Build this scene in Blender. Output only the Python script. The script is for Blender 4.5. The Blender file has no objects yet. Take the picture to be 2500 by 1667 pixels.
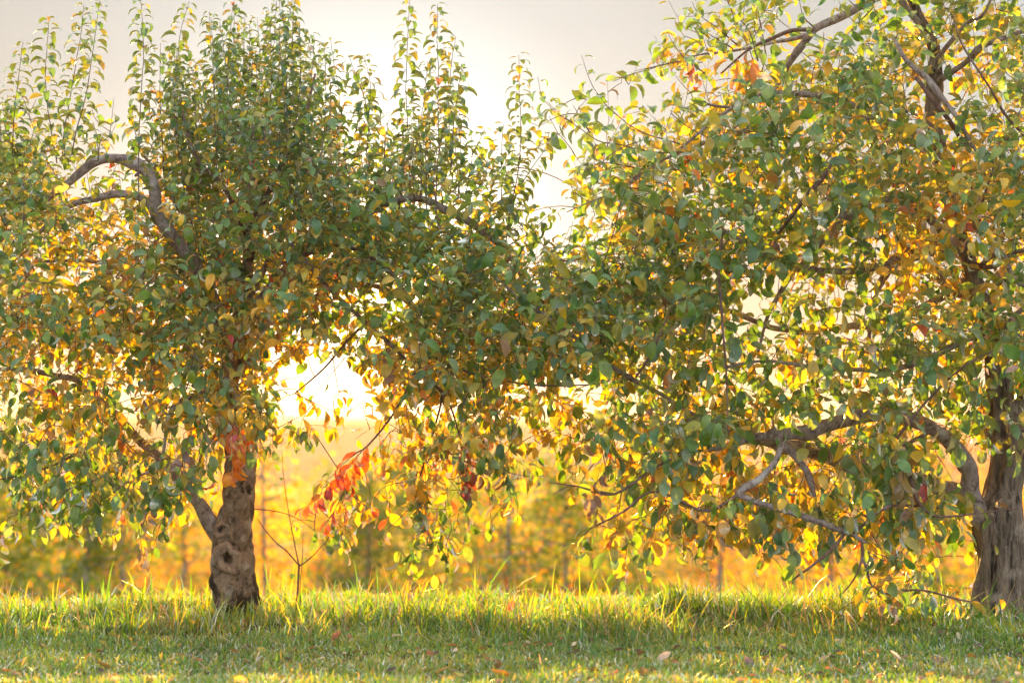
import bpy, math, random
import numpy as np
from mathutils import Vector, Matrix

sc = bpy.context.scene
R = math.radians
# ------------------------------------------------------------------ camera
FPX, CX, CY, HOR = 5880.0, 1250.0, 833.5, 1036.0
PITCH = math.atan((HOR - CY) / FPX)
CAMZ = 1.0
cam_data = bpy.data.cameras.new('camera')
cam = bpy.data.objects.new('camera', cam_data)
sc.collection.objects.link(cam)
cam.location = (0, 0, CAMZ)
cam.rotation_euler = (math.pi / 2 + PITCH, 0, 0)
cam_data.sensor_width = 36.0
cam_data.lens = 36.0 * FPX / 2500.0
cam_data.clip_start = 0.1
cam_data.clip_end = 2000
cam_data.dof.use_dof = True
cam_data.dof.focus_distance = 11.9
cam_data.dof.aperture_fstop = 1.9
sc.camera = cam
# ------------------------------------------------------------------ light
SUN_EL, SUN_AZ = R(4.0), math.atan2(885 - CX, FPX)      # low sun just left of the middle, behind the trees
SUND = Vector((math.sin(SUN_AZ) * math.cos(SUN_EL), math.cos(SUN_AZ) * math.cos(SUN_EL), math.sin(SUN_EL)))
sun_d = bpy.data.lights.new('sun', 'SUN')
sun_d.energy = 4.5
sun_d.angle = R(0.9)
sun_d.color = (1.0, 0.55, 0.13)
sun = bpy.data.objects.new('sun', sun_d)
sc.collection.objects.link(sun)
sun.rotation_euler = SUND.to_track_quat('Z', 'Y').to_euler()

world = bpy.data.worlds.new('World')
sc.world = world
world.use_nodes = True
wn, wl = world.node_tree.nodes, world.node_tree.links
wn.clear()
def N(tree, typ, **kw):
    n = tree.nodes.new(typ)
    for k, v in kw.items():
        setattr(n, k, v)
    return n
WT = world.node_tree
sky = N(WT, 'ShaderNodeTexSky', sky_type='NISHITA', sun_disc=False, sun_elevation=SUN_EL,
        sun_rotation=SUN_AZ, air_density=1.0, dust_density=1.0, ozone_density=1.5)
bg1 = N(WT, 'ShaderNodeBackground'); bg1.inputs[1].default_value = 0.05
wl.new(sky.outputs[0], bg1.inputs[0])
# thin high overcast: pale veil, whiter towards the sun
tc = N(WT, 'ShaderNodeTexCoord')
nrm = N(WT, 'ShaderNodeVectorMath', operation='NORMALIZE'); wl.new(tc.outputs['Generated'], nrm.inputs[0])
dot = N(WT, 'ShaderNodeVectorMath', operation='DOT_PRODUCT'); dot.inputs[1].default_value = SUND[:]
wl.new(nrm.outputs[0], dot.inputs[0])
ramp = N(WT, 'ShaderNodeValToRGB')
mr = N(WT, 'ShaderNodeMapRange'); mr.inputs['From Min'].default_value = -1; mr.inputs['From Max'].default_value = 1
wl.new(dot.outputs['Value'], mr.inputs['Value'])
ac = N(WT, 'ShaderNodeMath', operation='ARCCOSINE'); wl.new(dot.outputs['Value'], ac.inputs[0])
mr2 = N(WT, 'ShaderNodeMapRange'); mr2.inputs['From Max'].default_value = math.pi
wl.new(ac.outputs[0], mr2.inputs['Value']); wl.new(mr2.outputs[0], ramp.inputs[0])
VEIL = [(0.0, (.50, .46, .36)), (0.015, (.25, .27, .26)), (0.026, (.130, .150, .165)), (0.038, (.090, .106, .118)),
        (0.058, (.084, .092, .097)), (0.10, (.11, .118, .126)), (0.28, (.36, .37, .40)), (1.0, (.37, .39, .43))]
el = ramp.color_ramp.elements
el[0].position, el[0].color = VEIL[0][0], (*VEIL[0][1], 1)
el[1].position, el[1].color = 1.0, (*VEIL[-1][1], 1)
for p, c in VEIL[1:-1]:
    e = el.new(p); e.color = (*c, 1)
cn = N(WT, 'ShaderNodeTexNoise'); cn.inputs['Scale'].default_value = 3.2; cn.inputs['Detail'].default_value = 4
cmap = N(WT, 'ShaderNodeMapping'); cmap.inputs['Scale'].default_value = (1, 1, 3.0)
wl.new(nrm.outputs[0], cmap.inputs[0]); wl.new(cmap.outputs[0], cn.inputs['Vector'])
cr = N(WT, 'ShaderNodeMapRange'); cr.inputs['From Min'].default_value = .3; cr.inputs['From Max'].default_value = .7
cr.inputs['To Min'].default_value = .93; cr.inputs['To Max'].default_value = 1.07
wl.new(cn.outputs[0], cr.inputs['Value'])
bg2 = N(WT, 'ShaderNodeBackground'); wl.new(ramp.outputs[0], bg2.inputs[0]); wl.new(cr.outputs[0], bg2.inputs[1])
add = N(WT, 'ShaderNodeMixShader'); add.inputs[0].default_value = .92; wl.new(bg1.outputs[0], add.inputs[1]); wl.new(bg2.outputs[0], add.inputs[2])
wo = N(WT, 'ShaderNodeOutputWorld'); wl.new(add.outputs[0], wo.inputs[0])

sc.view_settings.view_transform = 'Standard'
sc.view_settings.look = 'None'
sc.view_settings.exposure = 2.45
sc.view_settings.gamma = 1.0
sc.view_settings.use_curve_mapping = False
cy = sc.cycles
cy.use_denoising = True
try:
    cy.denoiser = 'OPENIMAGEDENOISE'
    cy.denoising_input_passes = 'RGB_ALBEDO_NORMAL'
except Exception:
    pass
cy.max_bounces = 12; cy.diffuse_bounces = 8; cy.glossy_bounces = 2; cy.transmission_bounces = 6
cy.transparent_max_bounces = 4; cy.volume_bounces = 0
cy.sample_clamp_indirect = 6.0

# ------------------------------------------------------------------ helpers
CP, SP = math.cos(PITCH), math.sin(PITCH)
def at(px, py, Y):
    """point of the place seen at photo position (px, py), Y metres ahead"""
    cx, cyy = (px - CX) / FPX, -(py - CY) / FPX
    dy, dz = CP - SP * cyy, SP + CP * cyy
    return np.array([cx / dy * Y, Y, CAMZ + dz / dy * Y])
def proj(P):
    P = np.asarray(P, float)
    x, y, z = P[..., 0], P[..., 1], P[..., 2] - CAMZ
    d = CP * y + SP * z
    u = -SP * y + CP * z
    return CX + FPX * x / d, CY - FPX * u / d

rs0 = np.random.RandomState(5)
_W = rs0.normal(size=(40, 2)); _PH = rs0.uniform(0, 6.28, 40)
def n2(x, y, scale=1.0, k0=0, k=8):
    s = 0
    for i in range(k0, k0 + k):
        w = _W[i % 40] * (1 + .35 * (i - k0))
        s = s + np.sin((x * w[0] + y * w[1]) * scale + _PH[i % 40]) / (1 + .3 * (i - k0))
    return s / 3.0
def smooth(a, b, x):
    t = np.clip((x - a) / (b - a), 0, 1)
    return t * t * (3 - 2 * t)
def gz(x, y):
    x = np.asarray(x, float); y = np.asarray(y, float)
    z = -0.07 + .055 * smooth(10.2, 12.2, y)
    z = z - np.where(y > 13.4, .112 * (np.minimum(y, 27) - 13.4), 0) * smooth(13.4, 14.6, y)
    z = z - np.where(y > 27, .032 * (np.minimum(y, 150) - 27), 0) - np.where(y > 150, .004 * (y - 150), 0)
    near = 1 - smooth(30, 60, y)
    z = z + near * (.018 * n2(x, y, 1.3) + .012 * n2(x, y, 4.2, 12) * smooth(8, 10, y) + .048 * n2(x, 0 * y, 2.6, 18, 5) * smooth(11.5, 12.6, y) + .035 * n2(x, y, 2.0, 5, 5) * smooth(10.6, 11.8, y) * (1 - smooth(14, 16, y)))
    return z
def on_ground(px, py):
    lo, hi = 6.0, 13.0
    for _ in range(40):
        m = (lo + hi) / 2
        p = at(px, py, m)
        if p[2] > gz(p[0], m): lo = m
        else: hi = m
    p = at(px, py, lo); p[2] = gz(p[0], p[1])
    return p

C = sc.collection
def mesh_np(name, V, F, col=None, mat=None, smooth_=True, mi=None):
    """V (n,3); F list of equal-size face arrays or one array"""
    me = bpy.data.meshes.new(name)
    V = np.asarray(V, np.float32)
    Fs = F if isinstance(F, list) else [F]
    Fs = [np.asarray(f, np.int32) for f in Fs if len(f)]
    loops = np.concatenate([f.ravel() for f in Fs])
    sizes = np.concatenate([np.full(len(f), f.shape[1], np.int32) for f in Fs])
    starts = np.concatenate([[0], np.cumsum(sizes)[:-1]]).astype(np.int32)
    me.vertices.add(len(V)); me.vertices.foreach_set('co', V.ravel())
    me.loops.add(len(loops)); me.loops.foreach_set('vertex_index', loops)
    me.polygons.add(len(sizes)); me.polygons.foreach_set('loop_start', starts)
    me.polygons.foreach_set('loop_total', sizes)
    me.polygons.foreach_set('use_smooth', np.full(len(sizes), smooth_, bool))
    if col is not None:
        a = me.color_attributes.new('tint', 'FLOAT_COLOR', 'POINT')
        c4 = np.ones((len(V), 4), np.float32); c4[:, :3] = col
        a.data.foreach_set('color', c4.ravel())
    me.update(calc_edges=True); me.validate(verbose=False)
    if mat: me.materials.append(mat)
    return me
def link(name, me, parent=None, base=None, loc=(0, 0, 0)):
    o = bpy.data.objects.new(name, me); C.objects.link(o)
    o.location = loc
    if parent is not None: o.parent = parent
    return o
def empty(name, loc, label, cat, group=None):
    o = bpy.data.objects.new(name, None); C.objects.link(o)
    o.location = [float(v) for v in loc]; o.empty_display_size = .2
    return tag(o, label, cat, group)
def tag(o, label=None, cat=None, group=None, kind=None):
    if label: o['label'] = label
    if cat: o['category'] = cat
    if group: o['group'] = group
    if kind: o['kind'] = kind
    return o
def spline(P, n):
    """catmull-rom through rows of P (any columns), n samples"""
    P = np.asarray(P, float)
    if len(P) < 3:
        t = np.linspace(0, 1, n)[:, None]
        return P[0] * (1 - t) + P[-1] * t
    Q = np.vstack([2 * P[0] - P[1], P, 2 * P[-1] - P[-2]])
    d = np.concatenate([[0], np.cumsum(np.linalg.norm(np.diff(P[:, :3], axis=0), axis=1) + 1e-9)])
    s = np.linspace(0, d[-1], n); out = []
    for v in s:
        i = min(np.searchsorted(d, v, side='right') - 1, len(P) - 2)
        t = (v - d[i]) / (d[i + 1] - d[i])
        p0, p1, p2, p3 = Q[i], Q[i + 1], Q[i + 2], Q[i + 3]
        out.append(.5 * ((2 * p1) + (-p0 + p2) * t + (2 * p0 - 5 * p1 + 4 * p2 - p3) * t * t + (-p0 + 3 * p1 - 3 * p2 + p3) * t ** 3))
    return np.array(out)
def tube(P, rad, seg=8, disp=None, cap=True):
    """sweep; disp(theta array, s, centre) -> radial factor add (metres)"""
    P = np.asarray(P, float); n = len(P)
    T = np.gradient(P, axis=0); T /= np.linalg.norm(T, axis=1)[:, None] + 1e-12
    ref = np.array([0, -1, 0]) if abs(T[0][1]) < .9 else np.array([1, 0, 0.])
    u = np.cross(np.cross(T[0], ref), T[0]); u /= np.linalg.norm(u)
    th = np.linspace(0, 2 * math.pi, seg, endpoint=False)
    V = np.zeros((n, seg, 3)); s = 0
    for i in range(n):
        u = u - T[i] * np.dot(u, T[i]); u /= np.linalg.norm(u) + 1e-12
        v = np.cross(T[i], u)
        r = np.full(seg, rad[i], float)
        if disp is not None: r = r + disp(th, i / (n - 1), P[i])
        V[i] = P[i] + r[:, None] * (np.cos(th)[:, None] * u + np.sin(th)[:, None] * v)
    V = V.reshape(-1, 3)
    a = np.arange(n - 1)[:, None] * seg; j = np.arange(seg)[None]; k = (j + 1) % seg
    F = np.stack([a + j, a + k, a + seg + k, a + seg + j], -1).reshape(-1, 4)
    tri = []
    if cap:
        c0 = len(V); V = np.vstack([V, P[0:1], P[-1:] + T[-1:] * rad[-1] * .5])
        jj = np.arange(seg); kk = (jj + 1) % seg
        tri = np.vstack([np.stack([kk, jj, np.full(seg, c0)], -1),
                         np.stack([(n - 1) * seg + jj, (n - 1) * seg + kk, np.full(seg, c0 + 1)], -1)])
    return V, F, tri
class Joined:
    """collects many small tubes/leaves into one mesh"""
    def __init__(s): s.V = []; s.Q = []; s.T = []; s.C = []; s.n = 0
    def add(s, V, Q, T, col=None):
        V = np.asarray(V)
        if len(Q): s.Q.append(np.asarray(Q) + s.n)
        if len(T): s.T.append(np.asarray(T) + s.n)
        s.V.append(V); s.n += len(V)
        if col is not None: s.C.append(np.broadcast_to(col, (len(V), 3)))
    def mesh(s, name, mat, off=(0, 0, 0)):
        F = []
        if s.Q: F.append(np.vstack(s.Q))
        if s.T: F.append(np.vstack(s.T))
        return mesh_np(name, np.vstack(s.V) - np.asarray(off), F, np.vstack(s.C) if s.C else None, mat)

# ------------------------------------------------------------------ materials
def new_mat(name):
    m = bpy.data.materials.new(name); m.use_nodes = True
    m.node_tree.nodes.clear()
    return m, m.node_tree
def leaf_mat(name, source, trans=0.5, gain=(1.7, 1.68, .28), gloss=.12, rough=.42, spot=25.0):
    m, t = new_mat(name); L = t.links.new
    if source == 'object':
        src = N(t, 'ShaderNodeObjectInfo'); colr = src.outputs['Color']
    else:
        src = N(t, 'ShaderNodeAttribute', attribute_name='tint'); colr = src.outputs['Color']
    geo = N(t, 'ShaderNodeNewGeometry')
    nz = N(t, 'ShaderNodeTexNoise'); nz.inputs['Scale'].default_value = spot; nz.inputs['Detail'].default_value = 3
    L(geo.outputs['Position'], nz.inputs['Vector'])
    mr = N(t, 'ShaderNodeMapRange'); mr.inputs['From Min'].default_value = .3; mr.inputs['From Max'].default_value = .7
    mr.inputs['To Min'].default_value = .72; mr.inputs['To Max'].default_value = 1.25; L(nz.outputs[0], mr.inputs['Value'])
    sc_ = N(t, 'ShaderNodeVectorMath', operation='SCALE'); L(colr, sc_.inputs[0]); L(mr.outputs[0], sc_.inputs['Scale'])
    # paler underside
    und = N(t, 'ShaderNodeMix', data_type='RGBA'); und.inputs['B'].default_value = (.30, .33, .26, 1)
    fb = N(t, 'ShaderNodeMath', operation='MULTIPLY'); fb.inputs[1].default_value = .16
    L(geo.outputs['Backfacing'], fb.inputs[0]); L(fb.outputs[0], und.inputs['Factor']); L(sc_.outputs[0], und.inputs['A'])
    dif = N(t, 'ShaderNodeBsdfDiffuse'); L(und.outputs['Result'], dif.inputs[0])
    tm = N(t, 'ShaderNodeVectorMath', operation='MULTIPLY'); tm.inputs[1].default_value = gain; L(sc_.outputs[0], tm.inputs[0])
    mn = N(t, 'ShaderNodeVectorMath', operation='MINIMUM'); mn.inputs[1].default_value = (.92, .53, .3); L(tm.outputs[0], mn.inputs[0])
    tr = N(t, 'ShaderNodeBsdfTranslucent'); L(mn.outputs[0], tr.inputs[0])
    mx = N(t, 'ShaderNodeMixShader'); mx.inputs[0].default_value = trans; L(dif.outputs[0], mx.inputs[1]); L(tr.outputs[0], mx.inputs[2])
    gl = N(t, 'ShaderNodeBsdfGlossy'); gl.inputs['Roughness'].default_value = rough; gl.inputs['Color'].default_value = (.9, .9, .9, 1)
    lw = N(t, 'ShaderNodeFresnel'); lw.inputs['IOR'].default_value = 1.42
    ml = N(t, 'ShaderNodeMath', operation='MULTIPLY'); ml.inputs[1].default_value = gloss * 10; L(lw.outputs[0], ml.inputs[0])
    cl = N(t, 'ShaderNodeMath', operation='MINIMUM'); cl.inputs[1].default_value = .5; L(ml.outputs[0], cl.inputs[0])
    m2 = N(t, 'ShaderNodeMixShader'); L(cl.outputs[0], m2.inputs[0]); L(mx.outputs[0], m2.inputs[1]); L(gl.outputs[0], m2.inputs[2])
    out = N(t, 'ShaderNodeOutputMaterial'); L(m2.outputs[0], out.inputs['Surface'])
    return m
M_leaf = leaf_mat('apple_leaf', 'tint')
M_leaf1 = leaf_mat('apple_leaf_single', 'object')
M_grass = leaf_mat('grass_blade', 'tint', trans=.5, gain=(3.0, 2.9, .12), gloss=.09, rough=.45, spot=9)
M_far = leaf_mat('far_leaf', 'tint', trans=.74, gain=(2.2, 1.52, .35), gloss=.008, rough=.6, spot=5)

def bark_mat(name, base, dark, pale, zs=.35, scale=14, stain=None, bump=.6):
    m, t = new_mat(name); L = t.links.new
    tc = N(t, 'ShaderNodeTexCoord'); mp = N(t, 'ShaderNodeMapping'); mp.inputs['Scale'].default_value = (1, 1, zs)
    L(tc.outputs['Object'], mp.inputs[0])
    n1 = N(t, 'ShaderNodeTexNoise'); n1.inputs['Scale'].default_value = scale; n1.inputs['Detail'].default_value = 8; n1.inputs['Roughness'].default_value = .65
    L(mp.outputs[0], n1.inputs['Vector'])
    n3 = N(t, 'ShaderNodeTexNoise'); n3.inputs['Scale'].default_value = scale * 4.5; n3.inputs['Detail'].default_value = 6; n3.inputs['Roughness'].default_value = .7
    L(mp.outputs[0], n3.inputs['Vector'])
    vo = N(t, 'ShaderNodeTexNoise'); vo.inputs['Scale'].default_value = 11; vo.inputs['Detail'].default_value = 5
    L(tc.outputs['Object'], vo.inputs['Vector'])
    r1 = N(t, 'ShaderNodeValToRGB'); e = r1.color_ramp.elements
    e[0].position, e[0].color = .36, (*dark, 1); e[1].position, e[1].color = .60, (*base, 1)
    x = e.new(.47); x.color = (*[(a * .6 + b * .4) for a, b in zip(base, dark)], 1)
    L(n1.outputs[0], r1.inputs[0])
    mx = N(t, 'ShaderNodeMix', data_type='RGBA'); mx.inputs['B'].default_value = (*pale, 1); L(r1.outputs[0], mx.inputs['A'])
    m2 = N(t, 'ShaderNodeMapRange'); m2.inputs['From Min'].default_value = .55; m2.inputs['From Max'].default_value = .66; m2.inputs['To Max'].default_value = .75
    L(vo.outputs[0], m2.inputs['Value']); L(m2.outputs[0], mx.inputs['Factor'])
    last = mx.outputs['Result']
    dk = N(t, 'ShaderNodeMix', data_type='RGBA', blend_type='MULTIPLY'); dk.inputs['Factor'].default_value = .8
    m3 = N(t, 'ShaderNodeMapRange'); m3.inputs['From Min'].default_value = .35; m3.inputs['From Max'].default_value = .6; m3.inputs['To Min'].default_value = .45; m3.inputs['To Max'].default_value = 1.1
    L(n3.outputs[0], m3.inputs['Value']); L(last, dk.inputs['A']); L(m3.outputs[0], dk.inputs['B']); last = dk.outputs['Result']
    if stain:
        sp = N(t, 'ShaderNodeSeparateXYZ'); L(tc.outputs['Object'], sp.inputs[0])
        ns = N(t, 'ShaderNodeTexNoise'); ns.inputs['Scale'].default_value = 7; ns.inputs['Detail'].default_value = 6; L(mp.outputs[0], ns.inputs['Vector'])
        a1 = N(t, 'ShaderNodeMath', operation='MULTIPLY_ADD'); a1.inputs[1].default_value = -1.1; a1.inputs[2].default_value = .52; L(ns.outputs[0], a1.inputs[0])
        a2 = N(t, 'ShaderNodeMath', operation='ADD'); L(sp.outputs['Z'], a2.inputs[0]); L(a1.outputs[0], a2.inputs[1])
        m4 = N(t, 'ShaderNodeMapRange'); m4.inputs['From Min'].default_value = stain[0]; m4.inputs['From Max'].default_value = stain[1]; L(a2.outputs[0], m4.inputs['Value'])
        sm = N(t, 'ShaderNodeMix', data_type='RGBA'); sm.inputs['A'].default_value = (.035, .022, .012, 1)
        L(m4.outputs[0], sm.inputs['Factor']); L(last, sm.inputs['B']); last = sm.outputs['Result']
    b = N(t, 'ShaderNodeBsdfPrincipled'); b.inputs['Roughness'].default_value = .85; b.inputs['Specular IOR Level'].default_value = .25
    L(last, b.inputs['Base Color'])
    bm = N(t, 'ShaderNodeBump'); bm.inputs['Strength'].default_value = bump; bm.inputs['Distance'].default_value = .02
    ad = N(t, 'ShaderNodeMath', operation='ADD'); L(n1.outputs[0], ad.inputs[0]); L(n3.outputs[0], ad.inputs[1])
    L(ad.outputs[0], bm.inputs['Height']); L(bm.outputs[0], b.inputs['Normal'])
    out = N(t, 'ShaderNodeOutputMaterial'); L(b.outputs[0], out.inputs['Surface'])
    return m
M_bark_l = bark_mat('spotted_bark', (.40, .28, .19), (.06, .04, .025), (.62, .52, .42), .7, 22, (.13, .22), 1.0)
M_bark_r = bark_mat('furrowed_bark', (.33, .25, .185), (.02, .014, .010), (.46, .38, .30), .12, 30, None, 1.0)
M_knot = bark_mat('knot_bark', (.42, .29, .20), (.16, .10, .07), (.5, .4, .3), .9, 20, None, .5)
M_limb = bark_mat('limb_bark', (.50, .40, .35), (.17, .12, .10), (.64, .58, .53), .7, 40, None, .8)
M_twig = bark_mat('twig_bark', (.20, .12, .09), (.10, .055, .045), (.26, .19, .16), .5, 30, None, .1)
M_fartrunk = bark_mat('young_trunk_bark', (.34, .30, .26), (.16, .13, .11), (.45, .41, .37), .4, 12, None, .2)

m, t = new_mat('soil_and_thatch'); L = t.links.new
geo = N(t, 'ShaderNodeNewGeometry')
n1 = N(t, 'ShaderNodeTexNoise'); n1.inputs['Scale'].default_value = 3; n1.inputs['Detail'].default_value = 10; n1.inputs['Roughness'].default_value = .7
L(geo.outputs['Position'], n1.inputs['Vector'])
r1 = N(t, 'ShaderNodeValToRGB'); e = r1.color_ramp.elements
e[0].position, e[0].color = .35, (.045, .06, .018, 1); e[1].position, e[1].color = .65, (.16, .13, .05, 1)
L(n1.outputs[0], r1.inputs[0])
n4 = N(t, 'ShaderNodeTexNoise'); n4.inputs['Scale'].default_value = 90; n4.inputs['Detail'].default_value = 4; L(geo.outputs['Position'], n4.inputs['Vector'])
b = N(t, 'ShaderNodeBsdfPrincipled'); b.inputs['Roughness'].default_value = .95; b.inputs['Specular IOR Level'].default_value = .1
L(r1.outputs[0], b.inputs['Base Color'])
bm = N(t, 'ShaderNodeBump'); bm.inputs['Distance'].default_value = .03; L(n4.outputs[0], bm.inputs['Height']); L(bm.outputs[0], b.inputs['Normal'])
out = N(t, 'ShaderNodeOutputMaterial'); L(b.outputs[0], out.inputs['Surface'])
M_ground = m
m, t = new_mat('wooded_hillside'); L = t.links.new
geo = N(t, 'ShaderNodeNewGeometry')
n1 = N(t, 'ShaderNodeTexNoise'); n1.inputs['Scale'].default_value = .12; n1.inputs['Detail'].default_value = 8
L(geo.outputs['Position'], n1.inputs['Vector'])
r1 = N(t, 'ShaderNodeValToRGB'); e = r1.color_ramp.elements
e[0].position, e[0].color = .35, (.05, .055, .02, 1); e[1].position, e[1].color = .65, (.17, .085, .03, 1)
L(n1.outputs[0], r1.inputs[0])
b = N(t, 'ShaderNodeBsdfPrincipled'); b.inputs['Roughness'].default_value = .95; L(r1.outputs[0], b.inputs['Base Color'])
out = N(t, 'ShaderNodeOutputMaterial'); L(b.outputs[0], out.inputs['Surface'])
M_hill = m

# ------------------------------------------------------------------ setting
ys = np.concatenate([np.linspace(-15, 8, 24), np.arange(8.1, 16, .07), np.linspace(16.2, 30, 50), np.geomspace(31, 470, 60)])
xs = np.concatenate([-np.geomspace(330, 7.2, 40), np.arange(-7, 7.01, .07), np.geomspace(7.2, 330, 40)])
XX, YY = np.meshgrid(xs, ys)
ZZ = gz(XX, YY)
nx, ny = len(xs), len(ys)
a = (np.arange(ny - 1)[:, None] * nx + np.arange(nx - 1)[None])
F = np.stack([a, a + 1, a + nx + 1, a + nx], -1).reshape(-1, 4)
g = link('ground', mesh_np('ground', np.stack([XX, YY, ZZ], -1).reshape(-1, 3), F, None, M_ground)); tag(g, kind='structure')

# far wooded ridge, real depth
def hill(name, y0, y1, prof, mat, seed):
    xs = np.linspace(-325, 325, 260); ys = np.linspace(y0, y1, 26)
    X, Y = np.meshgrid(xs, ys); t_ = (ys - y0) / (y1 - y0)
    rs = np.random.RandomState(seed)
    H = np.array([prof(v) for v in xs])
    Z = -7.2 + (H[None] + 7.2) * np.sin(np.clip(t_[:, None] * 1.5, 0, 1) * math.pi / 2) ** .8
    Z += rs.uniform(-.35, .35, Z.shape) * np.clip(t_[:, None] * 3, 0, 1)
    nx, ny = len(xs), len(ys)
    a = (np.arange(ny - 1)[:, None] * nx + np.arange(nx - 1)[None])
    F = np.stack([a, a + 1, a + nx + 1, a + nx], -1).reshape(-1, 4)
    o = link(name, mesh_np(name, np.stack([X, Y, Z], -1).reshape(-1, 3), F, None, mat)); tag(o, kind='structure')
hill('hill', 300, 440, lambda x: 1.35 + .4 * math.sin(x * .021 + 2.2) + .22 * math.sin(x * .055) - .006 * x, M_hill, 3)

# haze
hz = bpy.data.meshes.new('haze')
bx = [(-345, -25, -11), (345, -25, -11), (345, 480, -11), (-345, 480, -11), (-345, -25, 5.2), (345, -25, 5.2), (345, 480, 5.2), (-345, 480, 5.2)]
hz.from_pydata(bx, [], [(0, 3, 2, 1), (4, 5, 6, 7), (0, 1, 5, 4), (1, 2, 6, 5), (2, 3, 7, 6), (3, 0, 4, 7)])
m, t = new_mat('haze_air')
pv = N(t, 'ShaderNodeVolumePrincipled'); pv.inputs['Color'].default_value = (.98, .84, .66, 1)
pv.inputs['Density'].default_value = .00042; pv.inputs['Anisotropy'].default_value = .42
out = N(t, 'ShaderNodeOutputMaterial'); t.links.new(pv.outputs[0], out.inputs['Volume'])
hz.materials.append(m)
o = link('haze', hz); tag(o, kind='stuff')

# ------------------------------------------------------------------ leaf shapes
def leaf_shape(curve, fold, wid, twist, seed):
    """unit blade along +Y from the origin, face up +Z; petiole first. tris/quads"""
    rs = np.random.RandomState(seed)
    t = np.array([0, .16, .38, .62, .84, 1.0]); w = np.array([.03, .30, .44, .40, .22, .0]) * wid / .44
    pet = .26
    V = []; ang = 0; y = 0; z = 0; prev = 0
    pts = []
    for i, ti in enumerate(t):
        ang = -curve * ti
        if i: 
            ds = ti - prev; y += math.cos(ang) * ds; z += math.sin(ang) * ds
        prev = ti
        pts.append((y, z, ang))
    Vs = [(-.012, -pet, -.05), (.012, -pet, -.05)]
    for i, (y, z, ang) in enumerate(pts):
        if i == len(pts) - 1:
            Vs.append((0, y, z)); break
        up = fold * w[i] + rs.uniform(-.02, .02)
        tw = twist * t[i]
        for s in (-1, 0, 1):
            xx = s * w[i] * math.cos(tw * s); zz = (up if s else 0) + s * w[i] * math.sin(tw)
            Vs.append((xx, y + math.sin(-ang) * zz * 1.0, z + math.cos(ang) * zz))
    Q = []; T = [(0, 1, 3)]
    for i in range(4):
        a = 2 + 3 * i
        Q += [(a, a + 1, a + 4, a + 3), (a + 1, a + 2, a + 5, a + 4)]
    a = 14; T += [(a, a + 1, 17), (a + 1, a + 2, 17)]
    return np.array(Vs), np.array(Q), np.array(T)
SHAPES = [leaf_shape(1.5, .35, .24, .1, 1), leaf_shape(.9, .25, .27, -.2, 2), leaf_shape(.5, .5, .24, .3, 3),
          leaf_shape(2.0, .15, .25, 0, 4), leaf_shape(.2, .2, .29, -.45, 5), leaf_shape(1.3, .9, .22, .15, 6),
          leaf_shape(1.0, .1, .33, .6, 7), leaf_shape(2.6, .6, .21, -.5, 8)]
SHAPES = [(v, q, t) for v, q, t in SHAPES]
LEAF_ME = [mesh_np('leaf', v, [q, t], None, M_leaf1) for v, q, t in SHAPES]

def leaf_frame(d, up):
    d = d / (np.linalg.norm(d) + 1e-9)
    x = np.cross(d, up); x /= np.linalg.norm(x) + 1e-9
    z = np.cross(x, d)
    return np.stack([x, d, z], 1)          # columns

class Leaves:
    def __init__(s): s.pos = []; s.rot = []; s.size = []; s.sh = []; s.col = []; s.pri = []
    def add(s, p, M, L, sh, col, pri=0):
        s.pos.append(p); s.rot.append(M); s.size.append(L); s.sh.append(sh); s.col.append(col); s.pri.append(pri)
    def split(s, tree, base, n_single=300):
        P = np.array(s.pos); M = np.array(s.rot); L = np.array(s.size); sh = np.array(s.sh); col = np.array(s.col); pri = np.array(s.pri)
        px, py = proj(P)
        view = P - np.array([0, 0, CAMZ]); view /= np.linalg.norm(view, axis=1)[:, None]
        facing = np.abs(np.einsum('ij,ij->i', M[:, :, 2], view)) * .8 + .2
        area = facing * (L / P[:, 1]) ** 2
        inside = (px > 10) & (px < 2490) & (py > 8) & (py < 1660)
        gx = (px // 14).astype(int); gy = (py // 14).astype(int)
        zb = {}
        for i in np.where(inside)[0]:
            for ddx in (-1, 0, 1):
                for ddy in (-1, 0, 1):
                    k = (gx[i] + ddx, gy[i] + ddy)
                    if P[i, 1] < zb.get(k, 99): zb[k] = P[i, 1]
        front = np.array([inside[i] and P[i, 1] <= zb.get((gx[i], gy[i]), 99) + .04 for i in range(len(P))])
        score = np.where(front, area, 0)
        order = np.argsort(-score); single = set(order[:n_single].tolist())
        for i in order[:n_single]:
            o = bpy.data.objects.new('leaf', LEAF_ME[sh[i]]); C.objects.link(o)
            mm = np.eye(4); mm[:3, :3] = M[i] * L[i]; mm[:3, 3] = P[i] - base
            o.parent = tree; o.matrix_local = Matrix(mm.tolist())
            o.color = (*[float(v) for v in col[i]], 1)
        J = Joined()
        keep = np.array([i not in single for i in range(len(P))])
        for k, (v, q, t) in enumerate(SHAPES):
            idx = np.where(keep & (sh == k))[0]
            if not len(idx): continue
            V = np.einsum('nij,vj->nvi', M[idx] * L[idx][:, None, None], v) + P[idx][:, None]
            nv = len(v); off = (np.arange(len(idx)) * nv)[:, None, None]
            J.add(V.reshape(-1, 3), (q[None] + off).reshape(-1, 4), (t[None] + off).reshape(-1, 3), np.repeat(col[idx], nv, 0))
        o = link('foliage', J.mesh('foliage', M_leaf, base), tree); tag(o, kind='stuff')

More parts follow.
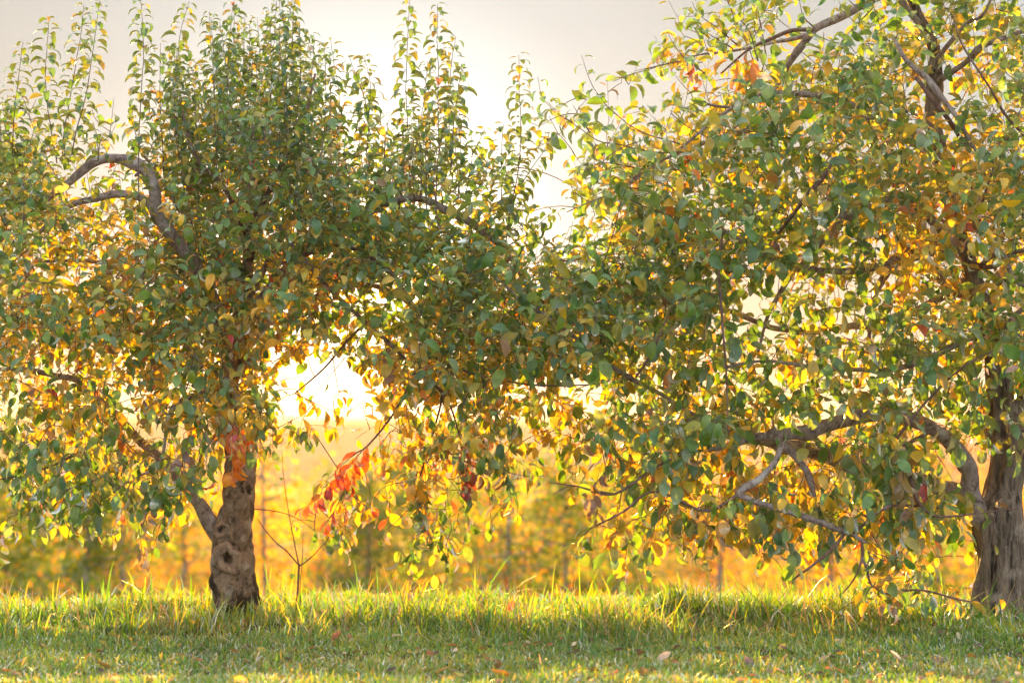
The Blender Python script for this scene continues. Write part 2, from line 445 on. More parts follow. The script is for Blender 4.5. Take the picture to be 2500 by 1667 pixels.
# ------------------------------------------------------------------ leaf colour
GREENS = np.array([(.095, .195, .045), (.115, .215, .050), (.150, .235, .035), (.085, .180, .075), (.18, .245, .035), (.150, .220, .105)])
YELL = np.array([(.62, .39, .02), (.56, .38, .03), (.62, .33, .02), (.46, .40, .03)])
ORNG = np.array([(.55, .20, .03), (.50, .15, .025), (.58, .25, .04)])
REDS = np.array([(.46, .055, .02), (.50, .09, .03), (.38, .04, .03)])
BRWN = np.array([(.26, .15, .10), (.30, .19, .15), (.22, .12, .08), (.30, .21, .12)])
WARM = [(720, 760, 130, .55), (640, 1010, 130, .6), (120, 860, 200, .30), (300, 960, 200, .30), (1010, 1080, 160, .6), (900, 1200, 140, .55),
        (2330, 500, 170, .50), (2250, 640, 110, .35), (1720, 140, 90, .40), (1780, 1260, 200, .38), (1650, 420, 120, .28), (2080, 1180, 250, .12),
        (250, 560, 130, .35), (1330, 1000, 180, .3), (2200, 1350, 160, .35), (2350, 200, 120, .3), (940, 930, 110, .6), (1450, 1250, 120, .3), (120, 1180, 160, -.10), (860, 1020, 60, .5)]
def leaf_color(px, py, rear, rs, turn=1.0):
    """rear 0 front .. 1 inner/back of the crown, yellower there for turned leaves and for light shining through"""
    w = .04 + .50 * rear ** 1.45  # deeper leaves yellower: autumn turn, plus light through them put into the colour
    for x, y, r, a in WARM:
        d = ((px - x) / r) ** 2 + ((py - y) / r) ** 2
        if d < 4: w += a * math.exp(-d)
    w *= turn; u = rs.rand()
    if u < w:
        v = rs.rand()
        redness = .015 + .16 * math.exp(-((px - 830) / 90) ** 2 - ((py - 1210) / 90) ** 2) + .14 * math.exp(-((px - 1120) / 80) ** 2 - ((py - 1150) / 70) ** 2)
        if v < redness: c = REDS[rs.randint(3)]
        elif v < redness + .10: c = ORNG[rs.randint(3)]
        elif v < redness + .15: c = BRWN[rs.randint(4)]
        else: c = YELL[rs.randint(4)]
    elif u < w + .14: c = .5 * (GREENS[rs.randint(6)] + YELL[rs.randint(4)])
    elif u < w + .15: c = BRWN[rs.randint(4)]
    else: c = GREENS[rs.randint(6)]
    return c * rs.uniform(.8, 1.2)

# ------------------------------------------------------------------ crown cover read from the photograph, 50 px cells, 0 open .. 9 closed
GRID = """
00000000123656410000000000000000023565310313465644
00000000344656430000000000000000044565230147876668
00000000445665530000000000000000565444226667855578
00000000356787652000000000000003655566568888644678
20000004678898764400000000000320045578888988533567
54012114889998876332650000055341156899889998743456
65342235889999988455751220455567788988788999876788
88453146888999988778743440003678888888788888878888
99731346899999999889876761005888886887579988899999
99854666899999999999876630026898775888888898889999
99977777999999999999867863420589988888888999988999
88866767999999999999998874314699999888888888888888
87676789999999999999999987667789999988876777887888
98758999999988999999999998899999998776677676776778
99889999999999988655899999999999999643665456677888
99989988999999888767999999999999998633564688889989
98899999999998776678999999999998887754667788888888
76347658988886212689999999998888888755785786788888
67447647788675311148999875444566567656765678678656
46778747887775315226657876565566788777754777657876
65556532556664552034468866656688888875544677645788
65677643444643210146688843346788887655445667545678
57677656754500002542657672113467876665656678740004
37777778742000045513646533012456766666666777664100
14767565523000036442652132000245778878767767884320
33554322300000156311663200003555677777877767653440
00000032000000012002653000003433444334364243441210
00000000000000000002310000000011000004400047730000
00000000000000000000000000000000000000000156543300
00000000000000000000000000000000000000000103323100
""".split()
G = np.array([[int(c) for c in (r + '0' * 50)[:50]] for r in GRID], float)
G[17:22, 10:13] = np.maximum(G[17:22, 10:13], 8.3); G[20:25, 33:47] = np.minimum(9, G[20:25, 33:47] + 1.2 * (G[20:25, 33:47] > 2)); G[17:24, 0:10] = np.minimum(9, G[17:24, 0:10] + .8 * (G[17:24, 0:10] > 2))
assert all(len(r) == 50 for r in GRID), [len(r) for r in GRID]

# ------------------------------------------------------------------ the two apple trees
DL, DR = 12.4, 12.3
def P3(pts, D):
    """(px, py, depth offset, radius px) rows -> xyz+radius"""
    out = []
    for q in pts:
        p = at(q[0], q[1], D + q[2]); out.append([*p, q[3] / FPX * (D + q[2])])
    return np.array(out)

class Tree:
    def __init__(s, D, base, label, group, seed):
        s.D = D; s.base = np.array(base, float)
        s.e = empty('apple_tree', base, label, 'tree', group)
        s.leaves = Leaves(); s.twigs = Joined(); s.rs = np.random.RandomState(seed)
        s.sk = []; s.guard = []
    def part(s, name, pts, seg=10, mat=None, guard=0.0, win=None, step=.02, rough=.10, kind=None, label=None, disp=None):
        Q = P3(pts, s.D)
        Ls = np.linalg.norm(np.diff(Q[:, :3], axis=0), axis=1).sum()
        n = max(6, int(Ls / step)); Sx = spline(Q, n)
        path, rad = Sx[:, :3], np.maximum(Sx[:, 3], .0012)
        ph = s.rs.uniform(0, 6.28, 6); k = s.rs.uniform(10, 26, 6)
        sm = s.rs.uniform(-1, 1, 3)
        # slight waver so no limb is a clean curve
        arc = np.linspace(0, Ls, n)
        path = path + (np.sin(arc * 9 + ph[0])[:, None] * np.array([.5, .5, .7]) + np.sin(arc * 23 + ph[1])[:, None] * np.array([.3, -.4, .2])) * np.minimum(rad, .022)[:, None] * .4
        def dd(th, t, c, ph=ph, k=k):
            i = min(int(t * (n - 1) + .5), n - 1); r = rad[i]
            v = .5 * np.sin(2 * th + k[0] * t * Ls + ph[2]) + .5 * np.sin(3 * th - k[1] * t * Ls + ph[3]) + .6 * np.sin(th + k[2] * .6 * t * Ls + ph[4]) + .35 * np.sin(5 * th + k[3] * 2 * t * Ls)
            knot = max(0, math.sin(arc[i] * 6.5 + ph[5])) ** 14 * (1 + np.cos(th - ph[1])) * 2.6
            out = r * rough * (v + knot)
            if disp is not None: out = out + disp(th, t, c)
            return out
        V, F, T = tube(path, rad, seg, dd)
        o = link(name, mesh_np(name, V - s.base, [F, T], None, mat or M_limb), s.e)
        if kind: tag(o, kind=kind)
        if label: o['label'] = label
        for i in range(0, n, 3): s.sk.append([*path[i], rad[i]])
        if guard:
            px, py = proj(path)
            for i in range(0, n, 2):
                g_ = guard
                if win is not None: g_ = guard if any(w_[0] < px[i] < w_[1] and w_[2] < py[i] < w_[3] for w_ in win) else .03
                s.guard.append((px[i], py[i], rad[i] / path[i, 1] * FPX + (6 if g_ > .5 else -3), path[i, 1], g_))
        return path
    def shoot(s, pts, dep, lsize=.062, part=True, dens=.030, bare=.0, droop=0.0, rear=None, r0=.0042, hang=0.0, colors=None):
        rs = s.rs
        Q = np.array([[*at(x, y, s.D + (dep if np.isscalar(dep) else dep[i]))] for i, (x, y) in enumerate(pts)])  # tip first
        Q = Q[::-1]
        Ls = np.linalg.norm(np.diff(Q, axis=0), axis=1).sum(); n = max(8, int(Ls / .03))
        path = spline(Q, n)
        path = path + np.cumsum(rs.normal(0, .0012, (n, 3)), 0)
        rad = np.linspace(r0, .0012, n)
        V, F, T = tube(path, rad, 6 if part else 4)
        if part: link('shoot', mesh_np('shoot', V - s.base, [F, T], None, M_twig), s.e)
        else: s.twigs.add(V, F, T)
        for i in range(0, n, 3): s.sk.append([*path[i], rad[i]])
        a = rs.uniform(0, 6.28); arc = Ls * bare
        Tg = np.gradient(path, axis=0); Tg /= np.linalg.norm(Tg, axis=1)[:, None]
        while arc < Ls:
            f = arc / Ls * (n - 1); i = int(min(f, n - 2)); p = path[i] * (1 - (f - i)) + path[i + 1] * (f - i)
            tg = Tg[i]; a += 2.4 + rs.normal(0, .25)
            o1 = np.cross(tg, [0.3, 1, .1]); o1 /= np.linalg.norm(o1); o2 = np.cross(tg, o1)
            rad_d = math.cos(a) * o1 + math.sin(a) * o2
            t = arc / Ls
            size = lsize * (1.0 - .35 * max(0, (t - .75) / .25)) * rs.uniform(.78, 1.18)
            d = rad_d + tg * (.45 + .5 * max(0, t - .8)) + np.array([0, 0, -hang]) + rs.normal(0, .13, 3)
            M = leaf_frame(d, np.array([0, 0, 1.]) * (1 - .3 * hang) + tg * .5 + rs.normal(0, .22, 3))
            px, py = proj(p)
            if colors is not None: col = colors[rs.randint(len(colors))] * rs.uniform(.8, 1.2)
            else:
                col = leaf_color(px, py, .05 + .25 * (1 - t) if rear is None else max(0, rear), rs, .6)
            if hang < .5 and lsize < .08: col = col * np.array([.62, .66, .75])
            s.leaves.add(p + d / np.linalg.norm(d) * .26 * size, M, size, rs.choice([0, 3, 3, 0, 1, 5, 7, 0] if hang < .5 else [1, 2, 4, 1, 0, 5, 6, 7]), col, 1)
            if rs.rand() < .12:    # spur leaf pair
                pass
            arc += dens * rs.uniform(.7, 1.35)

def cover(px, py, jit, rs):
    x = px + rs.uniform(-jit, jit); y = py + rs.uniform(-jit, jit)
    return int(x // 50), int(y // 50)

# ---- left tree
bl = at(585, 1510, DL); bl[2] = gz(bl[0], bl[1]) - .02
left = Tree(DL, bl, 'apple tree with knotted trunk and curved bare limb, left of the bright gap', None, 11)
def burl(th, t, c):
    """knots, ring scar and hollows on the camera side of the left trunk (theta 0 faces the camera)"""
    px, py = proj(c); r = 0 * th
    w = (np.cos(th) > 0)
    R0 = 52.0
    sx = np.sin(th) * R0 * .98
    for (kx, ky, ro, amp, hollow) in ((-13, 1362, 24, .010, -.075), (-30, 1292, 14, .008, -.065), (24, 1196, 17, .012, -.055), (10, 1235, 20, .012, 0), (-30, 1420, 20, .010, 0), (20, 1300, 22, .010, 0)):
        d = np.sqrt((sx - kx) ** 2 + (py - ky) ** 2)
        ring = np.exp(-((d - ro * .85) / (ro * .38)) ** 2)
        r = r + w * (amp * ring + (hollow * np.exp(-(d / (ro * .42)) ** 2) if hollow else amp * np.exp(-(d / ro) ** 2)))
    r = r + .009 * np.sin(2 * th + py * .021) + .006 * np.sin(5 * th + py * .05 + 1) + .004 * np.sin(9 * th - py * .11)
    root = max(0, (py - 1455) / 60.0)
    r = r + root ** 2 * .022 * (1 + .8 * np.cos(4 * th + .8))
    return r
left.part('trunk', [(590, 1545, 0, 60), (584, 1510, 0, 56), (577, 1450, 0, 51), (572, 1400, 0, 49), (569, 1340, 0, 49), (572, 1280, .0, 47), (580, 1225, .02, 39), (584, 1165, .03, 35),
                    (584, 1110, .05, 31), (572, 1030, .08, 28), (560, 960, .1, 25), (566, 880, .12, 23), (590, 780, .1, 19), (603, 690, .08, 16), (606, 600, 0, 13), (612, 500, -.05, 9), (620, 400, -.05, 5)],
          seg=64, mat=M_bark_l, guard=.0, step=.008, rough=.012, disp=burl)
for yy in range(1170, 1500, 10): left.guard.append((580, yy, 62, DL + .1, .97))
def knot(px, py, ro, ri, sx_, Y):
    c = at(px, py, Y); n_, mS = 22, 10; V = []; s_ = Y / FPX
    for i in range(n_):
        a_ = 2 * math.pi * i / n_; ww = 1 + .18 * math.sin(2 * a_ + px) + .1 * math.sin(5 * a_)
        for k in range(mS):
            b_ = 2 * math.pi * k / mS; rr = (ro + ri) / 2 * ww + (ro - ri) / 2 * math.cos(b_) * ww
            dp = (ro - ri) * .62 * math.sin(b_) * (1 + .2 * math.sin(3 * a_))
            curve_ = (rr * math.cos(a_) * sx_) ** 2 / 110.0
            V.append(c + np.array([rr * math.cos(a_) * sx_, -dp + curve_, rr * math.sin(a_) * 1.12]) * s_)
    Q = [(i * mS + k, i * mS + (k + 1) % mS, ((i + 1) % n_) * mS + (k + 1) % mS, ((i + 1) % n_) * mS + k) for i in range(n_) for k in range(mS)]
    link('knot', mesh_np('knot', np.array(V) - left.base, np.array(Q), None, M_knot), left.e)
knot(556, 1362, 36, 12, .95, DL - .122); knot(541, 1292, 21, 8, .9, DL - .108); knot(607, 1196, 24, 9, .6, DL - .066)
LB = [
 ([(548, 1335, .02, 20), (527, 1290, .03, 21), (497, 1240, .05, 18), (470, 1212, .08, 15), (430, 1160, .15, 14), (365, 1095, .25, 12), (301, 1028, .3, 11), (200, 940, .35, 9), (142, 918, .3, 8), (46, 900, .2, 6), (-60, 905, .1, 4)], .6),
 ([(568, 920, .1, 20), (540, 800, -.1, 20), (500, 700, -.25, 19), (452, 612, -.35, 18), (405, 552, -.4, 17), (382, 515, -.45, 17), (380, 470, -.5, 15), (365, 432, -.5, 14.5), (335, 406, -.5, 14), (300, 391, -.5, 13.5),
   (262, 388, -.5, 13), (225, 398, -.5, 12.5), (197, 420, -.5, 12), (160, 452, -.48, 10), (120, 482, -.45, 8), (60, 530, -.4, 6), (-10, 600, -.3, 4)], .96),
 ([(384, 528, -.45, 14), (362, 500, -.45, 12), (335, 482, -.48, 11), (296, 472, -.5, 10.5), (258, 477, -.5, 10), (220, 487, -.5, 9), (180, 498, -.5, 8), (130, 530, -.5, 6), (80, 590, -.5, 4)], .96),
 ([(590, 800, .1, 14), (660, 700, -.05, 12), (760, 600, -.2, 11), (880, 520, -.3, 10), (980, 488, -.35, 10), (1050, 492, -.4, 10), (1100, 516, -.42, 10), (1145, 540, -.45, 10), (1185, 570, -.45, 9), (1225, 606, -.45, 7), (1270, 670, -.4, 5), (1300, 740, -.4, 3)], .8),
 ([(606, 600, 0, 9), (640, 520, -.6, 7), (675, 547, -.75, 6), (720, 609, -.8, 6), (773, 669, -.8, 6), (833, 730, -.8, 5.5), (894, 787, -.8, 5.5), (960, 850, -.8, 5), (1018, 902, -.8, 4), (1070, 960, -.75, 3), (1110, 1040, -.7, 2)], .55),
 ([(700, 640, -.1, 7), (830, 600, -.5, 6), (951, 662, -.7, 5.5), (994, 726, -.7, 5.5), (1033, 797, -.7, 5), (1064, 865, -.7, 4), (1080, 960, -.65, 3), (1050, 1080, -.6, 2.4), (1020, 1180, -.6, 2)], .5),
 ([(582, 1000, .1, 10), (500, 960, -.4, 8), (420, 1000, -.6, 6), (390, 1129, -.6, 4), (319, 1171, -.6, 3.5), (248, 1221, -.6, 3), (177, 1281, -.6, 2)], .6),
 ([(560, 980, .1, 9), (450, 900, .5, 8), (300, 840, .7, 6), (150, 800, .8, 5), (20, 780, .8, 3)], .2),
 ([(590, 880, .1, 10), (520, 780, .6, 9), (400, 690, .8, 7), (250, 640, .8, 6), (80, 640, .7, 4)], .2),
 ([(600, 700, 0, 9), (500, 600, .4, 8), (400, 450, .6, 6), (350, 380, .6, 4)], .1),
 ([(600, 740, 0, 9), (700, 560, .5, 8), (800, 420, .7, 6), (900, 360, .7, 4)], .1),
 ([(584, 900, .1, 11), (680, 820, .5, 9), (780, 720, .8, 8), (920, 700, .8, 6), (1050, 780, .7, 5), (1150, 880, .6, 3)], .2),
 ([(606, 620, 0, 8), (560, 480, -.5, 7), (480, 380, -.6, 5), (440, 260, -.6, 3)], .1),
 ([(608, 560, 0, 7), (680, 420, -.5, 6), (740, 300, -.5, 4), (770, 180, -.5, 3)], .1),
 ([(330, 430, -.5, 4), (355, 408, -.1, 4), (375, 405, .1, 4), (408, 410, .3, 4), (450, 430, .4, 3)], .5),
 ([(1018, 902, -.8, 3), (960, 1010, -.7, 3), (900, 1085, -.6, 2.4), (860, 1110, -.6, 1.8)], .4),
 ([(894, 787, -.8, 4), (850, 830, -.5, 3), (790, 900, -.4, 2.4), (720, 960, -.4, 1.8)], .2),
 ([(300, 1028, .3, 6), (200, 1100, -.2, 4), (90, 1150, -.5, 3), (0, 1170, -.6, 2)], .4),
 ([(1064, 865, -.7, 3), (1110, 897, -.75, 3), (1210, 925, -.8, 2.6), (1313, 941, -.8, 2.4), (1437, 939, -.8, 2), (1500, 925, -.8, 1.4)], .75),
 ([(960, 850, -.8, 3), (1080, 960, -.7, 3), (1120, 1060, -.7, 2.4), (1128, 1130, -.7, 1.6)], .3),
]
LB = [([(x, y, d * (.5 if max(q[3] for q in pts) > 7.5 else .9), r * (.9 if r < 14 else 1)) for x, y, d, r in pts], g) for pts, g in LB]
WIN_L = {0: [(455, 570, 1200, 1350)], 1: [(185, 395, 380, 530), (395, 450, 530, 600)], 2: [(178, 370, 465, 535)], 3: [(1060, 1235, 490, 612)],
         4: [(690, 730, 560, 610), (780, 830, 660, 725)], 5: [(965, 1030, 690, 790)], 6: [(170, 400, 1120, 1290)]}
WIN_R = {3: [(1840, 2120, 1215, 1330)], **{q: [] for q in (23, 24, 25, 26, 27, 28)}, **{0: [(1870, 2110, 990, 1080)], 1: [(1850, 2060, 1068, 1135), (1240, 1420, 700, 850)], 10: [(2010, 2170, 480, 535)], 11: [(1920, 2045, 550, 690)],
         12: [(2125, 2215, 610, 760)], 14: [(1840, 2130, -10, 125)]}}
for bi, (pts, gd) in enumerate(LB):
    left.part('branch', pts, win=WIN_L.get(bi), seg=14 if pts[0][3] > 9 else 8, guard=gd, mat=M_limb if max(q[3] for q in pts) > 7.5 else M_twig)

# ---- right tree
br_ = at(2436, 1512, DR); br_[2] = gz(br_[0], br_[1]) - .02
right = Tree(DR, br_, 'apple tree with furrowed forked trunk and long horizontal limbs at the right edge', None, 23)
def furrow(th, t, c):
    px, py = proj(c)
    r = .010 * np.sin(3 * th + py * .012) + .006 * np.sin(7 * th + py * .02) + .005 * np.abs(np.sin(11 * th + .8 * np.sin(py * .05)))
    root = max(0, (py - 1440) / 70.0)
    return r * 1.5 * min(1, max(.25, (py - 600) / 600)) + root ** 2 * .008 * (1 + .9 * np.cos(5 * th + .3))
right.part('trunk', [(2436, 1550, 0, 66), (2436, 1510, 0, 60), (2440, 1440, 0, 58), (2444, 1360, 0, 58), (2436, 1300, 0, 60), (2440, 1250, 0, 50), (2452, 1200, .02, 41), (2460, 1150, .02, 36), (2462, 1088, .03, 33), (2448, 1010, .03, 30), (2434, 920, .02, 26),
                     (2420, 830, 0, 24), (2396, 735, -.02, 21), (2372, 665, -.05, 19), (2345, 580, -.05, 17), (2310, 450, 0, 16), (2285, 340, .05, 16), (2275, 270, .05, 18), (2284, 205, .05, 19), (2284, 140, .05, 14), (2268, 85, 0, 12), (2235, 25, 0, 10), (2200, -60, 0, 8)],
           seg=72, mat=M_bark_r, guard=0, step=.01, rough=.008, disp=furrow)
for yy in range(1180, 1500, 10): right.guard.append((2436, yy, 60, DR, .72))
for yy in range(880, 1120, 10): right.guard.append((2434 + (yy - 870) * .1, yy, 30, DR, .7))
for yy in range(130, 300, 8): right.guard.append((2280, yy, 24, DR, .7))
RB = [
 ([(2428, 1300, -.02, 30), (2385, 1250, -.04, 30), (2368, 1200, -.06, 24), (2366, 1146, -.1, 20), (2335, 1090, -.2, 18), (2282, 1050, -.3, 17), (2200, 1018, -.4, 17), (2110, 1013, -.5, 18), (2022, 1034, -.6, 17), (1951, 1055, -.65, 15), (1897, 1066, -.7, 13), (1844, 1070, -.7, 10), (1770, 1090, -.75, 7), (1680, 1100, -.8, 4), (1530, 1112, -.8, 2.4)], .8),
 ([(2400, 1270, 0, 22), (2355, 1210, .05, 21), (2290, 1190, .1, 20), (2200, 1165, .1, 20), (2100, 1140, .1, 20), (2022, 1116, .05, 19), (1960, 1098, 0, 18), (1905, 1083, -.1, 15), (1850, 1068, -.2, 12), (1790, 1060, -.3, 9), (1667, 1000, -.6, 5), (1614, 960, -.7, 5), (1547, 925, -.75, 5.5), (1472, 879, -.8, 5.5), (1408, 829, -.85, 5), (1348, 783, -.9, 4.5), (1270, 730, -.9, 4), (1203, 669, -.9, 3)], .8),
 ([(1882, 1050, -.7, 11), (1908, 1085, -.75, 10), (1936, 1109, -.8, 9), (1975, 1157, -.85, 8), (1990, 1210, -.85, 4)], .8),
 ([(1908, 1085, -.75, 7), (1890, 1130, -.8, 8), (1850, 1175, -.8, 8), (1805, 1207, -.8, 8), (1880, 1233, -.85, 8), (1951, 1255, -.85, 8), (2004, 1274, -.85, 8), (2039, 1292, -.85, 8), (2075, 1304, -.85, 7), (2114, 1324, -.85, 4)], .8),
 ([(2061, 1302, -.85, 5), (2039, 1331, -.87, 4.5), (2004, 1363, -.88, 4), (1968, 1391, -.88, 3), (1940, 1411, -.88, 2.4), (1934, 1425, -.88, 1.2)], .95),
 ([(2075, 1304, -.85, 5), (2103, 1285, -.86, 4), (2163, 1239, -.86, 4), (2240, 1235, -.7, 4), (2330, 1240, -.3, 5)], .5),
 ([(2103, 1320, -.85, 4), (2105, 1359, -.86, 3.5), (2092, 1400, -.86, 2.4), (2075, 1427, -.86, 2), (2057, 1448, -.86, 1.2)], .7),
 ([(2105, 1359, -.86, 3.5), (2118, 1392, -.86, 3), (2122, 1415, -.86, 2.5), (2131, 1432, -.86, 2), (2138, 1420, -.86, 1.2)], .8),
 ([(2397, 1471, -.8, 1.6), (2341, 1464, -.8, 2.2), (2270, 1444, -.8, 2.6), (2220, 1440, -.82, 2.6), (2163, 1448, -.84, 2), (2118, 1420, -.86, 1.8)], .6),
 ([(2217, 1130, -.6, 5), (2234, 1210, -.8, 6), (2263, 1249, -.8, 4), (2300, 1262, -.8, 3), (2400, 1250, -.7, 2), (2490, 1240, -.7, 1.4)], .6),
 ([(2360, 620, 0, 12), (2290, 560, -.3, 11), (2217, 480, -.5, 10), (2163, 492, -.6, 11), (2128, 514, -.65, 12), (2068, 528, -.7, 10), (2022, 518, -.7, 8), (1960, 500, -.7, 5)], .7),
 ([(2163, 496, -.4, 9), (2100, 520, -.3, 9), (2039, 556, -.2, 9), (2007, 590, -.2, 9), (1975, 625, -.2, 8.5), (1951, 655, -.2, 8), (1926, 680, -.2, 7), (1880, 760, -.2, 5), (1850, 860, -.2, 3)], .8),
 ([(2395, 735, 0, 10), (2320, 700, .2, 10), (2230, 610, .3, 10), (2206, 623, .3, 10), (2174, 640, .3, 11), (2163, 669, .3, 10), (2142, 708, .3, 9), (2131, 751, .3, 7), (2120, 840, .3, 4)], .7),
 ([(2036, 390, -.8, 4), (2004, 440, -.85, 6), (1968, 479, -.85, 5.5), (1944, 514, -.8, 5), (1900, 570, -.6, 4)], .8),
 ([(2250, 60, 0, 9), (2180, -10, -.1, 9), (2121, 5, -.2, 10), (2057, 39, -.25, 10), (2004, 62, -.3, 9), (1975, 84, -.3, 7), (1933, 96, -.3, 5.5), (1894, 103, -.3, 4.5), (1851, 113, -.3, 4), (1790, 125, -.35, 3), (1700, 135, -.5, 2.5), (1600, 165, -.6, 1.8), (1536, 184, -.6, 1.4), (1497, 199, -.6, .9)], .85),
 ([(1986, 71, -.3, 6), (1944, 73, -.35, 5), (1912, 82, -.4, 5), (1876, 99, -.4, 4.5), (1830, 120, -.4, 3), (1760, 180, -.4, 2)], .8),
 ([(1985, 78, -.3, 8), (1961, 106, -.25, 8), (1929, 152, -.2, 7), (1880, 230, -.1, 5), (1790, 260, -.3, 4), (1700, 250, -.4, 2.5)], .7),
 ([(2180, 90, -.4, 6), (2206, 135, -.5, 6.5), (2240, 170, -.55, 7), (2270, 199, -.6, 7), (2323, 273, -.6, 6.5), (2376, 355, -.55, 5), (2420, 420, -.5, 3)], .92),
 ([(2235, 190, -.3, 5), (2262, 225, -.35, 6), (2305, 275, -.4, 6), (2340, 330, -.3, 5)], .8),
 ([(2500, 330, -.6, 4), (2447, 270, -.65, 3.5), (2408, 202, -.7, 3), (2351, 113, -.7, 2.4), (2330, 50, -.7, 1.6)], .6),
 ([(2440, 350, -.8, 2.6), (2422, 418, -.8, 3), (2401, 489, -.75, 3), (2385, 560, -.5, 4)], .6),
 ([(2290, 140, 0, 7), (2358, 60, -.2, 5), (2394, 43, -.3, 4), (2419, 0, -.3, 3), (2440, -60, -.3, 2)], .6),
 ([(2290, 200, 0, 8), (2360, 150, -.2, 7), (2401, 112, -.4, 8), (2447, 96, -.45, 6), (2520, 70, -.5, 5)], .7),
 ([(2300, 420, 0, 11), (2200, 330, .3, 10), (2060, 280, .5, 8), (1900, 300, .6, 7), (1750, 340, .5, 5), (1600, 400, .4, 4), (1500, 470, .3, 2)], .1),
 ([(2290, 360, 0, 10), (2180, 300, -.4, 9), (2020, 240, -.6, 7), (1860, 230, -.7, 5), (1750, 290, -.7, 4), (1667, 358, -.7, 3.5), (1580, 420, -.7, 2.6), (1508, 465, -.7, 2.4), (1437, 495, -.7, 1.8), (1384, 518, -.7, 1.2)], .4),
 ([(2345, 580, 0, 12), (2200, 640, -.3, 10), (2050, 660, -.5, 8), (1900, 640, -.7, 6), (1760, 560, -.8, 5), (1667, 540, -.8, 4), (1560, 560, -.8, 3)], .2),
 ([(2370, 680, 0, 11), (2230, 760, .3, 10), (2060, 800, .5, 8), (1900, 800, .6, 7), (1720, 740, .6, 5), (1560, 720, .5, 4), (1420, 730, .4, 3)], .15),
 ([(2410, 800, 0, 10), (2300, 860, -.5, 8), (2180, 900, -.7, 6), (2020, 900, -.8, 5), (1870, 880, -.8, 4), (1760, 900, -.8, 3)], .3),
 ([(2280, 1049, -.3, 5), (2180, 1090, -.7, 4), (2280, 960, -.85, 2.6), (2360, 890, -.85, 2.2), (2440, 850, -.8, 1.6)], .5),
 ([(2420, 850, 0, 8), (2470, 780, -.3, 7), (2510, 740, -.4, 6)], .3),
 ([(2372, 665, 0, 7), (2440, 620, -.4, 6), (2475, 680, -.5, 7), (2520, 700, -.5, 6)], .6),
 ([(2360, 640, 0, 6), (2430, 650, -.3, 5), (2470, 620, -.4, 5), (2520, 610, -.4, 5)], .6),
 ([(1764, 560, -.8, 3), (1755, 660, -.9, 3), (1762, 760, -.95, 3), (1770, 860, -.95, 2.6), (1775, 960, -.9, 2), (1777, 1060, -.9, 1.4)], .7),
 ([(1640, 750, -.9, 2.2), (1610, 820, -.9, 2.6), (1580, 880, -.9, 3), (1553, 920, -.8, 3)], .8),
 ([(1805, 1207, -.8, 5), (1720, 1245, -.8, 4), (1600, 1200, -.85, 3), (1520, 1250, -.85, 2.6), (1440, 1290, -.85, 2)], .5),
 ([(1680, 1100, -.8, 3.5), (1600, 1140, -.8, 3), (1500, 1205, -.85, 3), (1420, 1190, -.8, 2), (1345, 1178, -.8, 1.2)], .6),
 ([(1500, 1205, -.8, 2), (1440, 1195, -.8, 2), (1395, 1185, -.8, 1.6), (1348, 1207, -.8, 1)], .7),
 ([(2446, 1240, .1, 30), (2475, 1180, .1, 26), (2488, 1060, .08, 22), (2502, 980, .05, 20), (2520, 900, 0, 16)], .6),
]
RB = [([(x, y, d * (.55 if max(q[3] for q in pts) > 9 else .95), r) for x, y, d, r in pts], g) for pts, g in RB]
for bi, (pts, gd) in enumerate(RB):
    big = max(q[3] for q in pts)
    right.part('branch', pts, win=WIN_R.get(bi), seg=(28 if big > 25 else 14) if big > 9 else 8, guard=gd, mat=M_bark_r if big > 25 and len(pts) == 5 else (M_limb if big > 6.5 else M_twig))

# ---- upright water shoots standing against the sky (left tree)
S_L = [
 ([(57, 103), (46, 160), (38, 240), (30, 330), (28, 400)], -.3), ([(120, 46), (114, 150), (116, 240), (128, 330), (138, 400)], -.2),
 ([(203, 12), (197, 75), (186, 150), (168, 250), (155, 330), (152, 400)], -.1), ([(241, -7), (228, 100), (209, 230), (191, 301), (170, 395)], -.35),
 ([(344, -14), (351, 89), (349, 199), (342, 301), (339, 418), (341, 500)], -.75), ([(390, 110), (389, 195), (394, 320), (400, 420)], 0),
 ([(465, 4), (441, 106), (444, 248), (447, 390)], .1), ([(316, 277), (328, 319), (345, 380)], .2), ([(252, 323), (243, 350), (240, 392)], -.4),
 ([(228, 300), (238, 340), (241, 390)], 0), ([(848, 135), (869, 191), (890, 248), (905, 330)], -.2), ([(887, 133), (901, 199), (901, 248), (896, 319), (890, 430)], .1),
 ([(997, 4), (995, 71), (992, 160), (992, 248), (994, 319), (1000, 460)], 0), ([(1070, 14), (1066, 89), (1072, 177), (1070, 266), (1075, 390), (1080, 500)], -.2),
 ([(1111, 92), (1100, 160), (1096, 248), (1099, 320), (1107, 461)], .2), ([(1125, 160), (1114, 230), (1103, 320), (1100, 420)], -.4),
 ([(1047, 152), (1043, 215), (1033, 284), (1036, 360), (1050, 450)], .3), ([(1265, 137), (1265, 213), (1270, 319), (1263, 426), (1245, 507), (1235, 600)], -.45),
 ([(1228, 305), (1224, 355), (1222, 443), (1230, 540)], -.2), ([(1157, 365), (1152, 400), (1140, 470), (1140, 530)], -.3), ([(1345, 318), (1330, 365), (1299, 408), (1262, 470), (1240, 540)], -.3),
 ([(1355, 511), (1330, 532), (1290, 570), (1240, 600)], -.4), ([(12, 262), (10, 300), (20, 380)], .2), ([(80, 330), (60, 370), (50, 430)], -.2),
 ([(100, 372), (90, 420), (80, 470)], -.5), ([(-10, 230), (0, 300), (5, 380)], -.3),
]
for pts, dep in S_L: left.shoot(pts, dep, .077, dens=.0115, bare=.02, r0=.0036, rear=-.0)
TOPX = [410, 440, 480, 520, 560, 600, 660, 700, 750, 785, 820]
TOPY = [120, 60, 60, 25, 0, -30, -40, -30, -10, 40, 130]
